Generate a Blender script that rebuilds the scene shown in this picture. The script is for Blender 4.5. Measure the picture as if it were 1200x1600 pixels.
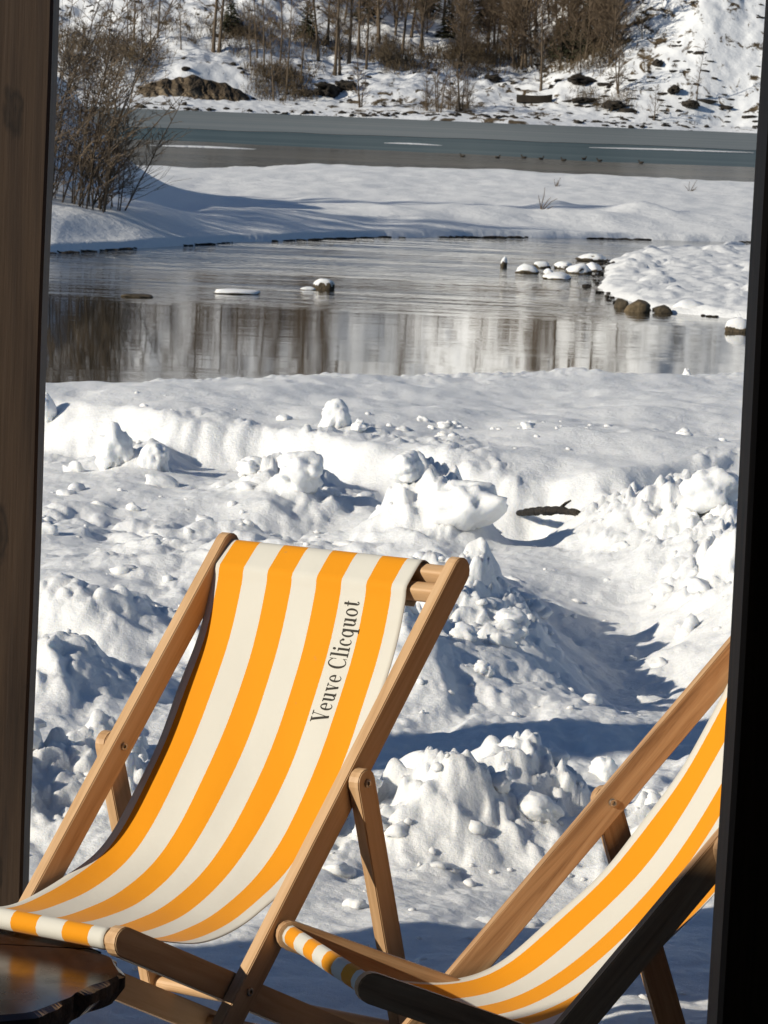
import bpy, bmesh, math, random
import numpy as np
from mathutils import Vector, Matrix

for o in list(bpy.data.objects):
    bpy.data.objects.remove(o)
SC = bpy.context.scene
COL = SC.collection
rnd = random.Random(11)
rs = np.random.RandomState(5)

# ------------------------------------------------------------------ camera
FPX, CAM_H, HORIZ, ROLL = 6200.0, 1.878, 142.0, 0.0418      # focal length in pixels of a 1200x1600 frame
PITCH = math.atan((800 - HORIZ) / FPX)
cp, sp = math.cos(PITCH), math.sin(PITCH)
Rv = Vector((1, 0, 0)); Fv = Vector((0, cp, -sp)); Uv = Vector((0, sp, cp))
cr, sr = math.cos(ROLL), math.sin(ROLL)
right = Rv * cr + Uv * sr
up = Uv * cr - Rv * sr
cam_d = bpy.data.cameras.new('camera')
cam = bpy.data.objects.new('camera', cam_d)
COL.objects.link(cam)
M4 = Matrix.Identity(4)
for i in range(3):
    M4[i][0], M4[i][1], M4[i][2] = right[i], up[i], -Fv[i]
M4[2][3] = CAM_H
cam.matrix_world = M4
cam_d.sensor_fit = 'VERTICAL'
cam_d.sensor_height = 36.0
cam_d.lens = 36.0 * FPX / 1600.0
cam_d.clip_start = 0.1
cam_d.clip_end = 5000
cam_d.dof.use_dof = True
cam_d.dof.focus_distance = 6.9
cam_d.dof.aperture_fstop = 60
SC.camera = cam

# ------------------------------------------------------------------ light
SUN_AZ, SUN_EL = math.radians(60), math.radians(23)        # azimuth: from behind the camera towards the left
SUNV = Vector((-math.sin(SUN_AZ) * math.cos(SUN_EL), -math.cos(SUN_AZ) * math.cos(SUN_EL), math.sin(SUN_EL)))
W = bpy.data.worlds.new('World'); SC.world = W; W.use_nodes = True
nt = W.node_tree
sky = nt.nodes.new('ShaderNodeTexSky'); sky.sky_type = 'NISHITA'; sky.sun_disc = False
sky.sun_elevation = SUN_EL
sky.sun_rotation = math.atan2(SUNV.x, SUNV.y)
sky.altitude = 2000; sky.air_density = 1.0; sky.dust_density = 0.1; sky.ozone_density = 3.0
bg = nt.nodes['Background']; bg.inputs['Strength'].default_value = 0.075
nt.links.new(sky.outputs[0], bg.inputs['Color'])
sl = bpy.data.lights.new('sun', 'SUN'); sl.energy = 5.0; sl.angle = math.radians(0.53); sl.color = (1.0, 0.92, 0.78)
so = bpy.data.objects.new('sun', sl); COL.objects.link(so)
so.rotation_euler = SUNV.to_track_quat('Z', 'Y').to_euler()
so.location = (-20, -12, 30)
SC.view_settings.view_transform = 'Standard'; SC.view_settings.look = 'None'
SC.view_settings.exposure = -0.12; SC.view_settings.gamma = 1.0
SC.render.engine = 'CYCLES'
SC.cycles.use_denoising = True
SC.cycles.max_bounces = 7; SC.cycles.diffuse_bounces = 2; SC.cycles.glossy_bounces = 3
SC.cycles.transmission_bounces = 2; SC.cycles.volume_bounces = 0
SC.cycles.caustics_reflective = False; SC.cycles.caustics_refractive = False


def px_ray(u, v):
    X, Y = u - 600.0, v - 800.0
    x = X * cr + Y * sr; y = -X * sr + Y * cr
    return Vector((x / FPX, cp - (y / FPX) * sp, -sp - (y / FPX) * cp))


def at_z(u, v, z):
    d = px_ray(u, v); t = (z - CAM_H) / d.z
    return Vector((d.x * t, d.y * t, z))


def at_y(u, v, Y):
    d = px_ray(u, v); t = Y / d.y
    return Vector((d.x * t, Y, CAM_H + d.z * t))


# ------------------------------------------------------------------ helpers
def tag(o, label=None, cat=None, group=None, kind=None):
    if label: o['label'] = label
    if cat: o['category'] = cat
    if group: o['group'] = group
    if kind: o['kind'] = kind
    return o


def link(name, data, mat=None, parent=None):
    o = bpy.data.objects.new(name, data); COL.objects.link(o)
    if mat is not None and data is not None and len(data.materials) == 0: data.materials.append(mat)
    if parent is not None: o.parent = parent
    return o


def empty(name, loc, rz=0.0):
    o = bpy.data.objects.new(name, None); COL.objects.link(o)
    o.location = loc; o.rotation_euler = (0, 0, rz); o.empty_display_size = 0.1
    return o


def np_mesh(name, V, F, smooth=True):
    """V (n,3) floats, F (m,k) ints with equal k"""
    V = np.asarray(V, dtype=np.float32); F = np.asarray(F, dtype=np.int32)
    me = bpy.data.meshes.new(name)
    me.vertices.add(len(V)); me.vertices.foreach_set('co', V.ravel())
    k = F.shape[1]
    me.loops.add(F.size); me.loops.foreach_set('vertex_index', F.ravel())
    me.polygons.add(len(F)); me.polygons.foreach_set('loop_start', np.arange(0, F.size, k, dtype=np.int32))
    me.polygons.foreach_set('loop_total', np.full(len(F), k, dtype=np.int32))
    me.update(calc_edges=True)
    me.polygons.foreach_set('use_smooth', np.full(len(F), smooth, dtype=bool))
    return me


def py_mesh(name, V, F, smooth=False):
    me = bpy.data.meshes.new(name); me.from_pydata([tuple(v) for v in V], [], F); me.update()
    if smooth:
        me.polygons.foreach_set('use_smooth', np.full(len(me.polygons), True, dtype=bool))
    return me


def bm_mesh(name, bm, smooth=False):
    me = bpy.data.meshes.new(name); bm.to_mesh(me); bm.free()
    if smooth:
        me.polygons.foreach_set('use_smooth', np.full(len(me.polygons), True, dtype=bool))
    return me


def grid_faces(r, c):
    i = np.arange(r * c).reshape(r, c)
    return np.stack([i[:-1, :-1], i[:-1, 1:], i[1:, 1:], i[1:, :-1]], -1).reshape(-1, 4)


# ---- noise
def _h(ix, iy, seed):
    n = (ix * 374761393 + iy * 668265263 + seed * 974711) & 0x7fffffff
    n = ((n ^ (n >> 13)) * 1274126177) & 0x7fffffff
    return (n ^ (n >> 16)) & 0xffffff


def pn(x, y, seed=0):
    xi = np.floor(x).astype(np.int64); yi = np.floor(y).astype(np.int64)
    xf = x - xi; yf = y - yi
    u = xf * xf * xf * (xf * (xf * 6 - 15) + 10); v = yf * yf * yf * (yf * (yf * 6 - 15) + 10)
    def g(ax, ay, dx, dy):
        a = _h(ax, ay, seed) * (2 * np.pi / 0xffffff)
        return np.cos(a) * dx + np.sin(a) * dy
    a = g(xi, yi, xf, yf); b = g(xi + 1, yi, xf - 1, yf)
    c = g(xi, yi + 1, xf, yf - 1); d = g(xi + 1, yi + 1, xf - 1, yf - 1)
    return (a + u * (b - a) + v * ((c + u * (d - c)) - (a + u * (b - a)))) * 1.5


def fbm(x, y, seed=0, octv=4, gain=0.5):
    s = 0; a = 1.0
    for k in range(octv):
        s = s + a * pn(x * 2 ** k, y * 2 ** k, seed + k * 17); a *= gain
    return s


def lumps(x, y, cell, seed, rmin=0.35, rmax=0.75):
    """height of hemispherical lumps scattered one per cell, in units of metres"""
    X = x / cell; Y = y / cell
    xi = np.floor(X).astype(np.int64); yi = np.floor(Y).astype(np.int64)
    out = np.zeros_like(X)
    for dx in (-1, 0, 1):
        for dy in (-1, 0, 1):
            ax = xi + dx; ay = yi + dy
            cx = ax + _h(ax, ay, seed) / 0xffffff; cy = ay + _h(ax, ay, seed + 7) / 0xffffff
            r = rmin + (rmax - rmin) * _h(ax, ay, seed + 13) / 0xffffff
            asp = 0.7 + 0.7 * _h(ax, ay, seed + 19) / 0xffffff
            d2 = ((X - cx) * asp) ** 2 + ((Y - cy) / asp) ** 2
            out = np.maximum(out, np.sqrt(np.maximum(r * r - d2, 0)))
    return out * cell


def n3(P, seed=0):
    """cheap 3-D noise from three planes"""
    return (pn(P[:, 0] + 3.1, P[:, 1] - 1.7 + P[:, 2] * 0.37, seed) + pn(P[:, 1] + 7.3, P[:, 2] + 2.2 + P[:, 0] * 0.31, seed + 3)
            + pn(P[:, 2] - 5.9, P[:, 0] + 9.1 + P[:, 1] * 0.43, seed + 5)) / 1.7


def sstep(a, b, x):
    t = np.clip((x - a) / (b - a), 0, 1); return t * t * (3 - 2 * t)


def gauss(x, y, cx, cy, sx, sy):
    return np.exp(-((x - cx) / sx) ** 2 - ((y - cy) / sy) ** 2)


# ------------------------------------------------------------------ materials
class Mat:
    def __init__(self, name):
        self.m = bpy.data.materials.new(name); self.m.use_nodes = True
        self.t = self.m.node_tree; self.N = self.t.nodes; self.L = self.t.links
        self.b = self.N['Principled BSDF']

    def new(self, typ, **kw):
        n = self.N.new(typ)
        for k, v in kw.items():
            if k in n.inputs.keys(): n.inputs[k].default_value = v
            else: setattr(n, k, v)
        return n

    def coord(self, scale=(1, 1, 1), out='Object'):
        tc = self.new('ShaderNodeTexCoord'); mp = self.new('ShaderNodeMapping')
        mp.inputs['Scale'].default_value = scale
        self.L.new(tc.outputs[out], mp.inputs['Vector']); return mp.outputs['Vector']

    def noise(self, vec, scale, detail=4, rough=0.55, dist=0.0):
        n = self.new('ShaderNodeTexNoise'); n.inputs['Scale'].default_value = scale
        n.inputs['Detail'].default_value = detail; n.inputs['Roughness'].default_value = rough
        n.inputs['Distortion'].default_value = dist
        if vec is not None: self.L.new(vec, n.inputs['Vector'])
        return n.outputs['Fac']

    def ramp(self, fac, stops):
        r = self.new('ShaderNodeValToRGB'); e = r.color_ramp.elements
        while len(e) > 1: e.remove(e[-1])
        e[0].position = stops[0][0]; e[0].color = (*stops[0][1], 1)
        for p, c in stops[1:]:
            k = e.new(p); k.color = (*c, 1)
        self.L.new(fac, r.inputs['Fac']); return r.outputs['Color']

    def mix(self, fac, a, b):
        n = self.new('ShaderNodeMix', data_type='RGBA')
        for sock, val in ((n.inputs[0], fac), (n.inputs[6], a), (n.inputs[7], b)):
            if isinstance(val, (int, float)): sock.default_value = val
            elif isinstance(val, tuple): sock.default_value = (*val, 1)
            else: self.L.new(val, sock)
        return n.outputs[2]

    def math(self, op, a, b=None):
        n = self.new('ShaderNodeMath', operation=op)
        for i, val in enumerate((a, b)):
            if val is None: continue
            if isinstance(val, (int, float)): n.inputs[i].default_value = val
            else: self.L.new(val, n.inputs[i])
        return n.outputs[0]

    def bump(self, h, strength, dist, prev=None):
        b = self.new('ShaderNodeBump'); b.inputs['Strength'].default_value = strength
        b.inputs['Distance'].default_value = dist
        self.L.new(h, b.inputs['Height'])
        if prev is not None: self.L.new(prev, b.inputs['Normal'])
        return b.outputs['Normal']

    def set(self, color=None, rough=None, normal=None, spec=None, ior=None):
        for key, val in (('Base Color', color), ('Roughness', rough), ('Normal', normal), ('Specular IOR Level', spec), ('IOR', ior)):
            if val is None: continue
            s = self.b.inputs[key]
            if isinstance(val, tuple): s.default_value = (*val, 1)
            elif isinstance(val, (int, float)): s.default_value = val
            else: self.L.new(val, s)
        return self.m


def m_snow(name, s1, s2, d1, d2, strength=0.5, col=(0.86, 0.87, 0.87), sss=0.0):
    m = Mat(name); v = m.coord()
    n1 = m.noise(v, s1, 6, 0.65); n2 = m.noise(v, s2, 6, 0.7)
    nb = m.bump(n1, strength, d1); nb = m.bump(n2, strength, d2, nb)
    c = m.mix(m.noise(v, s1 * 0.3, 3), (col[0] * 0.95, col[1] * 0.955, col[2] * 0.96), col)
    m.b.inputs['Subsurface Weight'].default_value = sss
    m.b.inputs['Subsurface Radius'].default_value = (1.0, 1.1, 1.3)
    m.b.inputs['Subsurface Scale'].default_value = 0.02
    return m.set(c, 0.62, nb, 0.25)


def m_wood(name, a, b, c, rough=0.5, scale=1.0, bump=0.15, knots=False):
    """grain runs along the object's x axis"""
    m = Mat(name)
    oi = m.new('ShaderNodeObjectInfo')
    tc = m.new('ShaderNodeTexCoord'); ad = m.new('ShaderNodeVectorMath', operation='MULTIPLY_ADD')
    cb = m.new('ShaderNodeCombineXYZ')
    for i in range(3): m.L.new(oi.outputs['Random'], cb.inputs[i])
    m.L.new(cb.outputs[0], ad.inputs[0]); ad.inputs[1].default_value = (7, 3, 5); m.L.new(tc.outputs['Object'], ad.inputs[2])
    mp = m.new('ShaderNodeMapping'); mp.inputs['Scale'].default_value = (1.6 * scale, 26 * scale, 26 * scale)
    m.L.new(ad.outputs[0], mp.inputs['Vector'])
    n1 = m.noise(mp.outputs[0], 1.6, 5, 0.6, 0.6)
    mp2 = m.new('ShaderNodeMapping'); mp2.inputs['Scale'].default_value = (5 * scale, 190 * scale, 190 * scale)
    m.L.new(ad.outputs[0], mp2.inputs['Vector'])
    n2 = m.noise(mp2.outputs[0], 1.3, 3, 0.6)
    col = m.ramp(n1, [(0.3, c), (0.47, b), (0.6, a), (0.75, b)])
    col = m.mix(m.math('MULTIPLY', n2, 0.45), col, c)
    if knots:
        mk = m.new('ShaderNodeMapping'); mk.inputs['Scale'].default_value = (4.2, 11, 11)
        m.L.new(ad.outputs[0], mk.inputs['Vector'])
        wob = m.new('ShaderNodeVectorMath', operation='MULTIPLY_ADD'); nz = m.new('ShaderNodeTexNoise'); nz.inputs['Scale'].default_value = 5
        m.L.new(mk.outputs[0], nz.inputs['Vector']); m.L.new(nz.outputs['Color'], wob.inputs[0]); wob.inputs[1].default_value = (.25, .25, .25); m.L.new(mk.outputs[0], wob.inputs[2])
        vo = m.new('ShaderNodeTexVoronoi'); vo.inputs['Scale'].default_value = 1.0; m.L.new(wob.outputs[0], vo.inputs['Vector'])
        kn = m.ramp(vo.outputs['Distance'], [(0.06, (1, 1, 1)), (0.14, (.35, .35, .35)), (0.20, (.75, .75, .75)), (0.27, (0, 0, 0))])
        col = m.mix(kn, col, (c[0] * .45, c[1] * .45, c[2] * .45))
    nb = m.bump(n2, bump, 0.002)
    return m.set(col, rough, nb, 0.35)


MAT = {}
MAT['snow'] = m_snow('snow_near', 9, 55, 0.022, 0.010, 0.6, sss=0.6)
MAT['snow_far'] = m_snow('snow_far', 1.3, 7, 0.12, 0.03, 0.6)
MAT['clod'] = m_snow('snow_clod', 22, 110, 0.012, 0.004, 0.6, (0.87, 0.88, 0.88), sss=0.7)
MAT['chair_wood'] = m_wood('beech_wood', (0.66, 0.44, 0.25), (0.58, 0.37, 0.195), (0.43, 0.25, 0.12), 0.5)
MAT['old_wood'] = m_wood('weathered_beech', (0.62, 0.40, 0.215), (0.50, 0.30, 0.15), (0.22, 0.115, 0.052), 0.55)
MAT['post_wood'] = m_wood('stained_post', (0.062, 0.038, 0.022), (0.040, 0.024, 0.0145), (0.016, 0.0095, 0.006), 0.7, 0.5, 0.4, True)
MAT['hut_wood'] = m_wood('dark_hut_boards', (0.07, 0.043, 0.026), (0.055, 0.034, 0.02), (0.035, 0.021, 0.013), 0.75, 0.3, 0.3)


def _metal():
    m = Mat('bolt_steel'); m.b.inputs['Metallic'].default_value = 0.85
    return m.set((0.42, 0.36, 0.29), 0.4)


MAT['bolt'] = _metal()


def _canvas():
    m = Mat('striped_canvas')
    uv = m.new('ShaderNodeUVMap'); uv.uv_map = 'UVMap'
    sx = m.new('ShaderNodeSeparateXYZ'); m.L.new(uv.outputs[0], sx.inputs[0])
    # u runs 0..1 across the cloth; edge stripes are half as wide as the rest
    t = m.math('MULTIPLY_ADD', sx.outputs['X'], 7.86); t.node.inputs[2].default_value = 0.73
    wob = m.noise(m.coord((1, 1, 1)), 260, 2)
    t = m.math('ADD', t, m.math('MULTIPLY', m.math('SUBTRACT', wob, 0.5), 0.03))
    half = m.math('MULTIPLY', t, 0.5); fr = m.math('FRACT', half)
    orange = m.math('GREATER_THAN', fr, 0.5)
    v = m.coord()
    soil = m.noise(v, 5, 5, 0.6); fade = m.noise(v, 2.2, 3)
    wc = m.mix(m.math('MULTIPLY', soil, 0.35), (0.72, 0.70, 0.63), (0.55, 0.535, 0.47))
    oc = m.mix(fade, (0.78, 0.285, 0.005), (0.82, 0.335, 0.010))
    spots = m.ramp(m.noise(v, 38, 2, 0.5), [(0.74, (0, 0, 0)), (0.80, (1, 1, 1))])
    c = m.mix(orange, wc, oc)
    c = m.mix(m.math('MULTIPLY', spots, 0.25), c, (0.28, 0.22, 0.13))
    wx = m.new('ShaderNodeTexWave', wave_type='BANDS', bands_direction='X'); wx.inputs['Scale'].default_value = 260
    wy = m.new('ShaderNodeTexWave', wave_type='BANDS', bands_direction='Y'); wy.inputs['Scale'].default_value = 700
    m.L.new(uv.outputs[0], wx.inputs['Vector']); m.L.new(uv.outputs[0], wy.inputs['Vector'])
    weave = m.math('ADD', wx.outputs['Fac'], wy.outputs['Fac'])
    nb = m.bump(weave, 0.12, 0.0006)
    nb = m.bump(m.noise(v, 14, 3), 0.25, 0.006, nb)
    m.b.inputs['Sheen Weight'].default_value = 0.1
    # thin cloth lets a little light through
    tr = m.new('ShaderNodeBsdfTranslucent'); m.L.new(c, tr.inputs['Color'])
    mx = m.new('ShaderNodeMixShader'); mx.inputs[0].default_value = 0.10
    m.set(c, 0.75, nb, 0.15)
    out = m.N['Material Output']
    m.L.new(m.b.outputs[0], mx.inputs[1]); m.L.new(tr.outputs[0], mx.inputs[2]); m.L.new(mx.outputs[0], out.inputs['Surface'])
    return m.m


MAT['canvas'] = _canvas()
MAT['ink'] = Mat('print_ink').set((0.035, 0.032, 0.026), 0.7, None, 0.2)


def _river():
    m = Mat('river_water')
    v = m.coord((0.45, 0.9, 1))
    n1 = m.noise(v, 2.2, 4, 0.6, 0.4)
    v2 = m.coord((0.06, 0.14, 1))
    big = m.noise(v2, 1.0, 3, 0.6, 0.8)
    amp = m.ramp(big, [(0.42, (0.10, 0.10, 0.10)), (0.60, (0.55, 0.55, 0.55))])
    tc = m.new('ShaderNodeTexCoord'); sx = m.new('ShaderNodeSeparateXYZ'); m.L.new(tc.outputs['Object'], sx.inputs[0])
    # the stream runs faster along its far side
    far = m.new('ShaderNodeMapRange'); far.inputs['From Min'].default_value = 47; far.inputs['From Max'].default_value = 60
    far.inputs['To Min'].default_value = 0.15; far.inputs['To Max'].default_value = 8.0
    m.L.new(sx.outputs['Y'], far.inputs['Value'])
    h = m.math('MULTIPLY', m.math('MULTIPLY', n1, amp), far.outputs[0])
    nb = m.bump(h, 0.5, 0.05)
    m.b.inputs['Specular Tint'].default_value = (0.50, 0.49, 0.47, 1)
    return m.set((0.022, 0.021, 0.016), 0.03, nb, 0.5, 1.33)


MAT['river'] = _river()


def _frozen(name, a, b, gl, rough, sx=0.012, sy=0.09):
    """ice: mostly diffuse with a dull sheen"""
    m = Mat(name)
    n = m.noise(m.coord((sx, sy, 1)), 1.0, 5, 0.65, 0.4)
    c = m.ramp(n, [(0.35, a), (0.65, b)])
    nb = m.bump(m.noise(m.coord((0.3, 0.8, 1)), 1.0, 3), 0.2, 0.03)
    d = m.new('ShaderNodeBsdfDiffuse'); g_ = m.new('ShaderNodeBsdfGlossy'); mx = m.new('ShaderNodeMixShader')
    m.L.new(c, d.inputs['Color']); g_.inputs['Roughness'].default_value = rough; m.L.new(nb, g_.inputs['Normal'])
    mx.inputs[0].default_value = gl
    m.L.new(d.outputs[0], mx.inputs[1]); m.L.new(g_.outputs[0], mx.inputs[2]); m.L.new(mx.outputs[0], m.N['Material Output'].inputs['Surface'])
    return m.m


MAT['lake'] = _frozen('dark_lake', (0.022, 0.058, 0.078), (0.06, 0.105, 0.12), 0.14, 0.2, 0.008, 0.11)
MAT['ice_far'] = _frozen('frosted_ice', (0.115, 0.15, 0.165), (0.20, 0.22, 0.22), 0.13, 0.3)
MAT['ice_near'] = _frozen('thin_wet_ice', (0.06, 0.068, 0.068), (0.14, 0.135, 0.12), 0.28, 0.12)


def _hill():
    m = Mat('hillside_ground'); v = m.coord()
    nb = m.bump(m.noise(v, 0.9, 6, 0.65), 0.6, 0.25)
    n = m.noise(m.coord((1, 0.55, 0.9)), 0.62, 7, 0.68, 0.6)
    big = m.noise(v, 0.045, 3, 0.5)
    s = m.math('ADD', n, m.math('MULTIPLY', m.math('SUBTRACT', big, 0.5), 0.35))
    bare = m.ramp(s, [(0.56, (0, 0, 0)), (0.61, (1, 1, 1))])
    soil = m.ramp(m.noise(v, 1.7, 4, 0.6), [(0.35, (0.05, 0.037, 0.022)), (0.6, (0.13, 0.095, 0.055))])
    c = m.mix(bare, (0.82, 0.84, 0.86), soil)
    return m.set(c, 0.75, nb, 0.15)


MAT['hill'] = _hill()


def _rock(name, a, b, c, scale):
    m = Mat(name); v = m.coord()
    col = m.ramp(m.noise(v, scale, 6, 0.65, 0.3), [(0.3, a), (0.5, b), (0.72, c)])
    nb = m.bump(m.noise(v, scale * 2.2, 6, 0.7), 0.8, 0.4 / scale)
    return m.set(col, 0.75, nb, 0.3)


MAT['cliff'] = _rock('cliff_rock', (0.03, 0.022, 0.014), (0.11, 0.08, 0.05), (0.36, 0.29, 0.20), 0.38)
MAT['dark_rock_hollow'] = _rock('dark_rock_hollow', (0.007, 0.006, 0.005), (0.024, 0.019, 0.014), (0.065, 0.052, 0.038), 1.6)  # near-black: shadowed hollows and dark growth are put into this stone colour
MAT['tan_rock'] = _rock('tan_rock', (0.06, 0.045, 0.026), (0.16, 0.12, 0.07), (0.27, 0.205, 0.125), 6)
MAT['river_rock'] = _rock('river_rock', (0.03, 0.025, 0.018), (0.085, 0.068, 0.045), (0.20, 0.15, 0.09), 5)


def _bark(name, a, b):
    m = Mat(name)
    c = m.mix(m.noise(m.coord(), 3, 4), a, b)
    return m.set(c, 0.85, None, 0.15)


MAT['bark'] = _bark('grey_bark', (0.075, 0.055, 0.038), (0.15, 0.115, 0.08))
MAT['twig'] = _bark('brown_twigs', (0.12, 0.088, 0.06), (0.20, 0.148, 0.10))
MAT['bush_twig'] = _bark('bush_twigs', (0.13, 0.098, 0.068), (0.24, 0.185, 0.13))
MAT['evergreen'] = _bark('evergreen_needles', (0.018, 0.022, 0.012), (0.05, 0.05, 0.028))
MAT['dry'] = _bark('dry_brush', (0.10, 0.075, 0.048), (0.19, 0.145, 0.092))
MAT['boat'] = _bark('tarred_wood', (0.02, 0.017, 0.014), (0.05, 0.04, 0.03))
MAT['feather'] = _bark('duck_feathers', (0.02, 0.017, 0.014), (0.07, 0.055, 0.04))


def _table(name, a, b):
    m = Mat(name)
    v = m.coord()
    ring = m.new('ShaderNodeTexWave', wave_type='RINGS', rings_direction='Z'); ring.inputs['Scale'].default_value = 9
    ring.inputs['Distortion'].default_value = 3.5; ring.inputs['Detail'].default_value = 3
    m.L.new(v, ring.inputs['Vector'])
    c = m.mix(m.math('MULTIPLY', ring.outputs['Fac'], 0.5), a, b)
    c = m.mix(m.math('MULTIPLY', m.noise(v, 9, 5), 0.6), c, (0.02, 0.011, 0.007))
    rg = m.math('MULTIPLY_ADD', m.noise(v, 14, 3), 0.3); rg.node.inputs[2].default_value = 0.08
    return m.set(c, rg, None, 0.6)


MAT['table'] = _table('varnished_slab', (0.10, 0.045, 0.025), (0.055, 0.026, 0.016))
MAT['table_bark'] = _rock('dark_bark', (0.008, 0.006, 0.005), (0.03, 0.02, 0.012), (0.10, 0.065, 0.035), 22)

# ------------------------------------------------------------------ terrain
WATER = -0.75


def interp(x, xs, ys): return np.interp(x, xs, ys)


def scarp(x):
    return interp(x, [-6, -1.75, -1.1, -0.45, 0.0, 0.3, 0.8, 1.15, 1.6, 6], [21, 20.6, 19.9, 19.2, 18.7, 18.35, 18.25, 18.4, 18.7, 19.5])


def sa(n, e=0.13): return np.sqrt(n * n + e * e) - e


def near_z(x, y):
    x = np.asarray(x, float); y = np.asarray(y, float)
    wx = x + 0.06 * pn(x * 3.1, y * 2.3, 41) + 0.02 * pn(x * 11, y * 9, 42)
    wy = y + 0.12 * pn(x * 2.7 + 9, y * 1.9, 43) + 0.04 * pn(x * 9, y * 7, 44)
    # disturbed snow in front of the untouched sheet
    sc = scarp(wx) + 0.30 * pn(x * 1.3, 0.2 * y, 45) + 0.04 * pn(x * 3, y * 0.4, 46)
    plat = sstep(sc - 0.42, sc + 0.04, wy)
    z = 0.05 * fbm(x * 0.7, y * 0.5, 1, 3)
    z = z + plat * 0.215
    # heaps and hollows
    heap = (0.20 * gauss(wx, wy, 0.28, 14.0, 0.34, 0.95) + 0.15 * gauss(wx, wy, 0.05, 12.7, 0.3, 0.5)
            + 0.20 * gauss(wx, wy, 1.4, 15.6, 0.28, 1.5) + 0.27 * gauss(wx, wy, 0.20, 17.05, 0.20, 0.55)
            + 0.18 * gauss(wx, wy, 1.12, 16.9, 0.28, 0.8) + 0.10 * gauss(wx, wy, -1.2, 19.2, 0.16, 0.4)
            + 0.13 * gauss(wx, wy, -0.45, 18.2, 0.22, 0.45) + 0.10 * gauss(wx, wy, -1.1, 13.3, 0.45, 0.7)
            + 0.08 * gauss(wx, wy, -0.75, 15.4, 0.45, 0.5) + 0.10 * gauss(wx, wy, -0.95, 11.9, 0.25, 0.4))
    holl = (0.15 * gauss(wx, wy, 0.86, 13.6, 0.30, 1.3) + 0.26 * gauss(wx, wy, 0.60, 17.75, 0.24, 0.5)
            + 0.12 * gauss(wx, wy, -0.70, 14.1, 0.4, 0.3) + 0.08 * gauss(wx, wy, -0.2, 16.0, 0.4, 0.25)
            + 0.11 * gauss(wx, wy, -1.0, 12.7, 0.4, 0.28) + 0.06 * gauss(wx, wy, -0.4, 17.2, 0.5, 0.25))
    bl = 9.95 + 0.12 * wx + 0.22 * pn(x * 1.4, 2.0, 47)
    berm = 0.135 * np.exp(-((wy - bl) / 0.42) ** 2) * (0.95 + 0.28 * pn(x * 1.9, 5.0, 48))
    z = z + heap - holl + berm
    # how churned it is here
    patch = sstep(-0.05, 0.35, pn(x * 1.1 + 2, y * 0.75, 49) + 0.3 * pn(x * 3, y * 2, 50))
    churn = 0.10 + 0.9 * np.clip(heap / 0.15, 0, 1) + 0.95 * np.clip(berm / 0.13, 0, 1)
    churn = churn + 0.42 * patch * sstep(11.4, 12.3, wy) * (1 - sstep(17.0, 18.2, wy)) * sstep(0.25, -0.25, wx)
    churn = churn + 0.30 * patch * np.exp(-((wy - sc + 1.0) / 0.7) ** 2)
    path = sstep(10.6, 11.1, wy) * (1 - sstep(12.3, 13.2, wy)) * sstep(-1.4, -0.4, wx) + 0.8 * gauss(wx, wy, 0.95, 13.5, 0.4, 1.2)
    path = np.clip(path, 0, 1)
    churn = np.clip(churn * (1 - 0.7 * path), 0.06, 1.1) * (1 - 0.93 * plat)
    ax = x + 0.05 * pn(x * 5, y * 4, 51) + 0.018 * pn(x * 17, y * 14, 53); ay = y + 0.06 * pn(x * 5 + 5, y * 4, 52) + 0.02 * pn(x * 16 + 3, y * 13, 54)
    puff = (0.13 * sa(pn(ax * 2.6, ay * 2.0, 61), .10) + 0.075 * sa(pn(ax * 6.0, ay * 4.8, 62)) + 0.026 * sa(pn(ax * 14, ay * 11.5, 63), .18)
            + 0.006 * pn(ax * 29, ay * 24, 64))
    spots = sstep(0.15, 0.5, pn(x * 2.2, y * 1.7, 65))
    loose = np.clip(heap / 0.15 + berm / 0.12, 0, 1)
    L = (spots + 0.9 * loose) * (0.42 * lumps(ax, ay * 0.85, 0.24, 4, 0.05, 0.55) + 0.42 * lumps(ax, ay * 0.9, 0.11, 5, 0.05, 0.6)) + loose * (0.55 * lumps(ax, ay, 0.07, 6, 0.0, 0.62) + 0.045 * sa(pn(ax * 17, ay * 14, 88), .1) + 0.008 * pn(ax * 38, ay * 32, 89))
    z = z + churn * (puff * 1.15 + L - 0.06)
    rough = (1 - plat) * (0.55 + 0.45 * churn)
    z = z + rough * (0.020 * pn(x * 3.2, y * 2.6, 55) + 0.007 * pn(x * 11, y * 9, 56) + 0.0035 * pn(x * 30, y * 24, 57))
    # trodden path: prints and crust
    z = z - path * (0.030 * np.clip(pn(x * 5.5, y * 3.6, 58) * 1.8, 0, 1) - 0.012 * np.abs(pn(x * 18, y * 13, 59)))
    # wind-smoothed sheet
    z = z + plat * (0.016 * pn(x * 1.5, y * 0.8, 66) + 0.008 * pn(x * 3.4, y * 2.0, 67) + 0.005 * pn(x * 9, y * 6, 68) - 0.012 * sstep(0.2, 0.6, pn(x * 3.2 + 7, y * 3.0, 87)))
    crumbs = sstep(0.15, 0.5, pn(x * 1.5 + 3, y * 0.8, 69)) * (1 - sstep(20.0, 21.2, wy)) * plat
    z = z + crumbs * (0.03 * np.abs(pn(ax * 9, ay * 8, 86)) + 0.4 * lumps(ax, ay, 0.09, 8, 0.05, 0.5))
    # rough frosted rim above the stream, then the bank
    yb = 24.5 + 0.76 * x + 0.15 * pn(x * 1.1, 0.0, 62)
    rim = np.exp(-((y - yb + 0.55) / 0.7) ** 2)
    z = z + rim * (0.030 * np.abs(pn(x * 8, y * 5, 63)) + 0.014 * pn(x * 20, y * 10, 64))
    z = z - sstep(-0.25, 3.2, y - yb) * 1.6 - 0.11 * sstep(-1.5, 0.2, y - yb)
    return z


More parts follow.
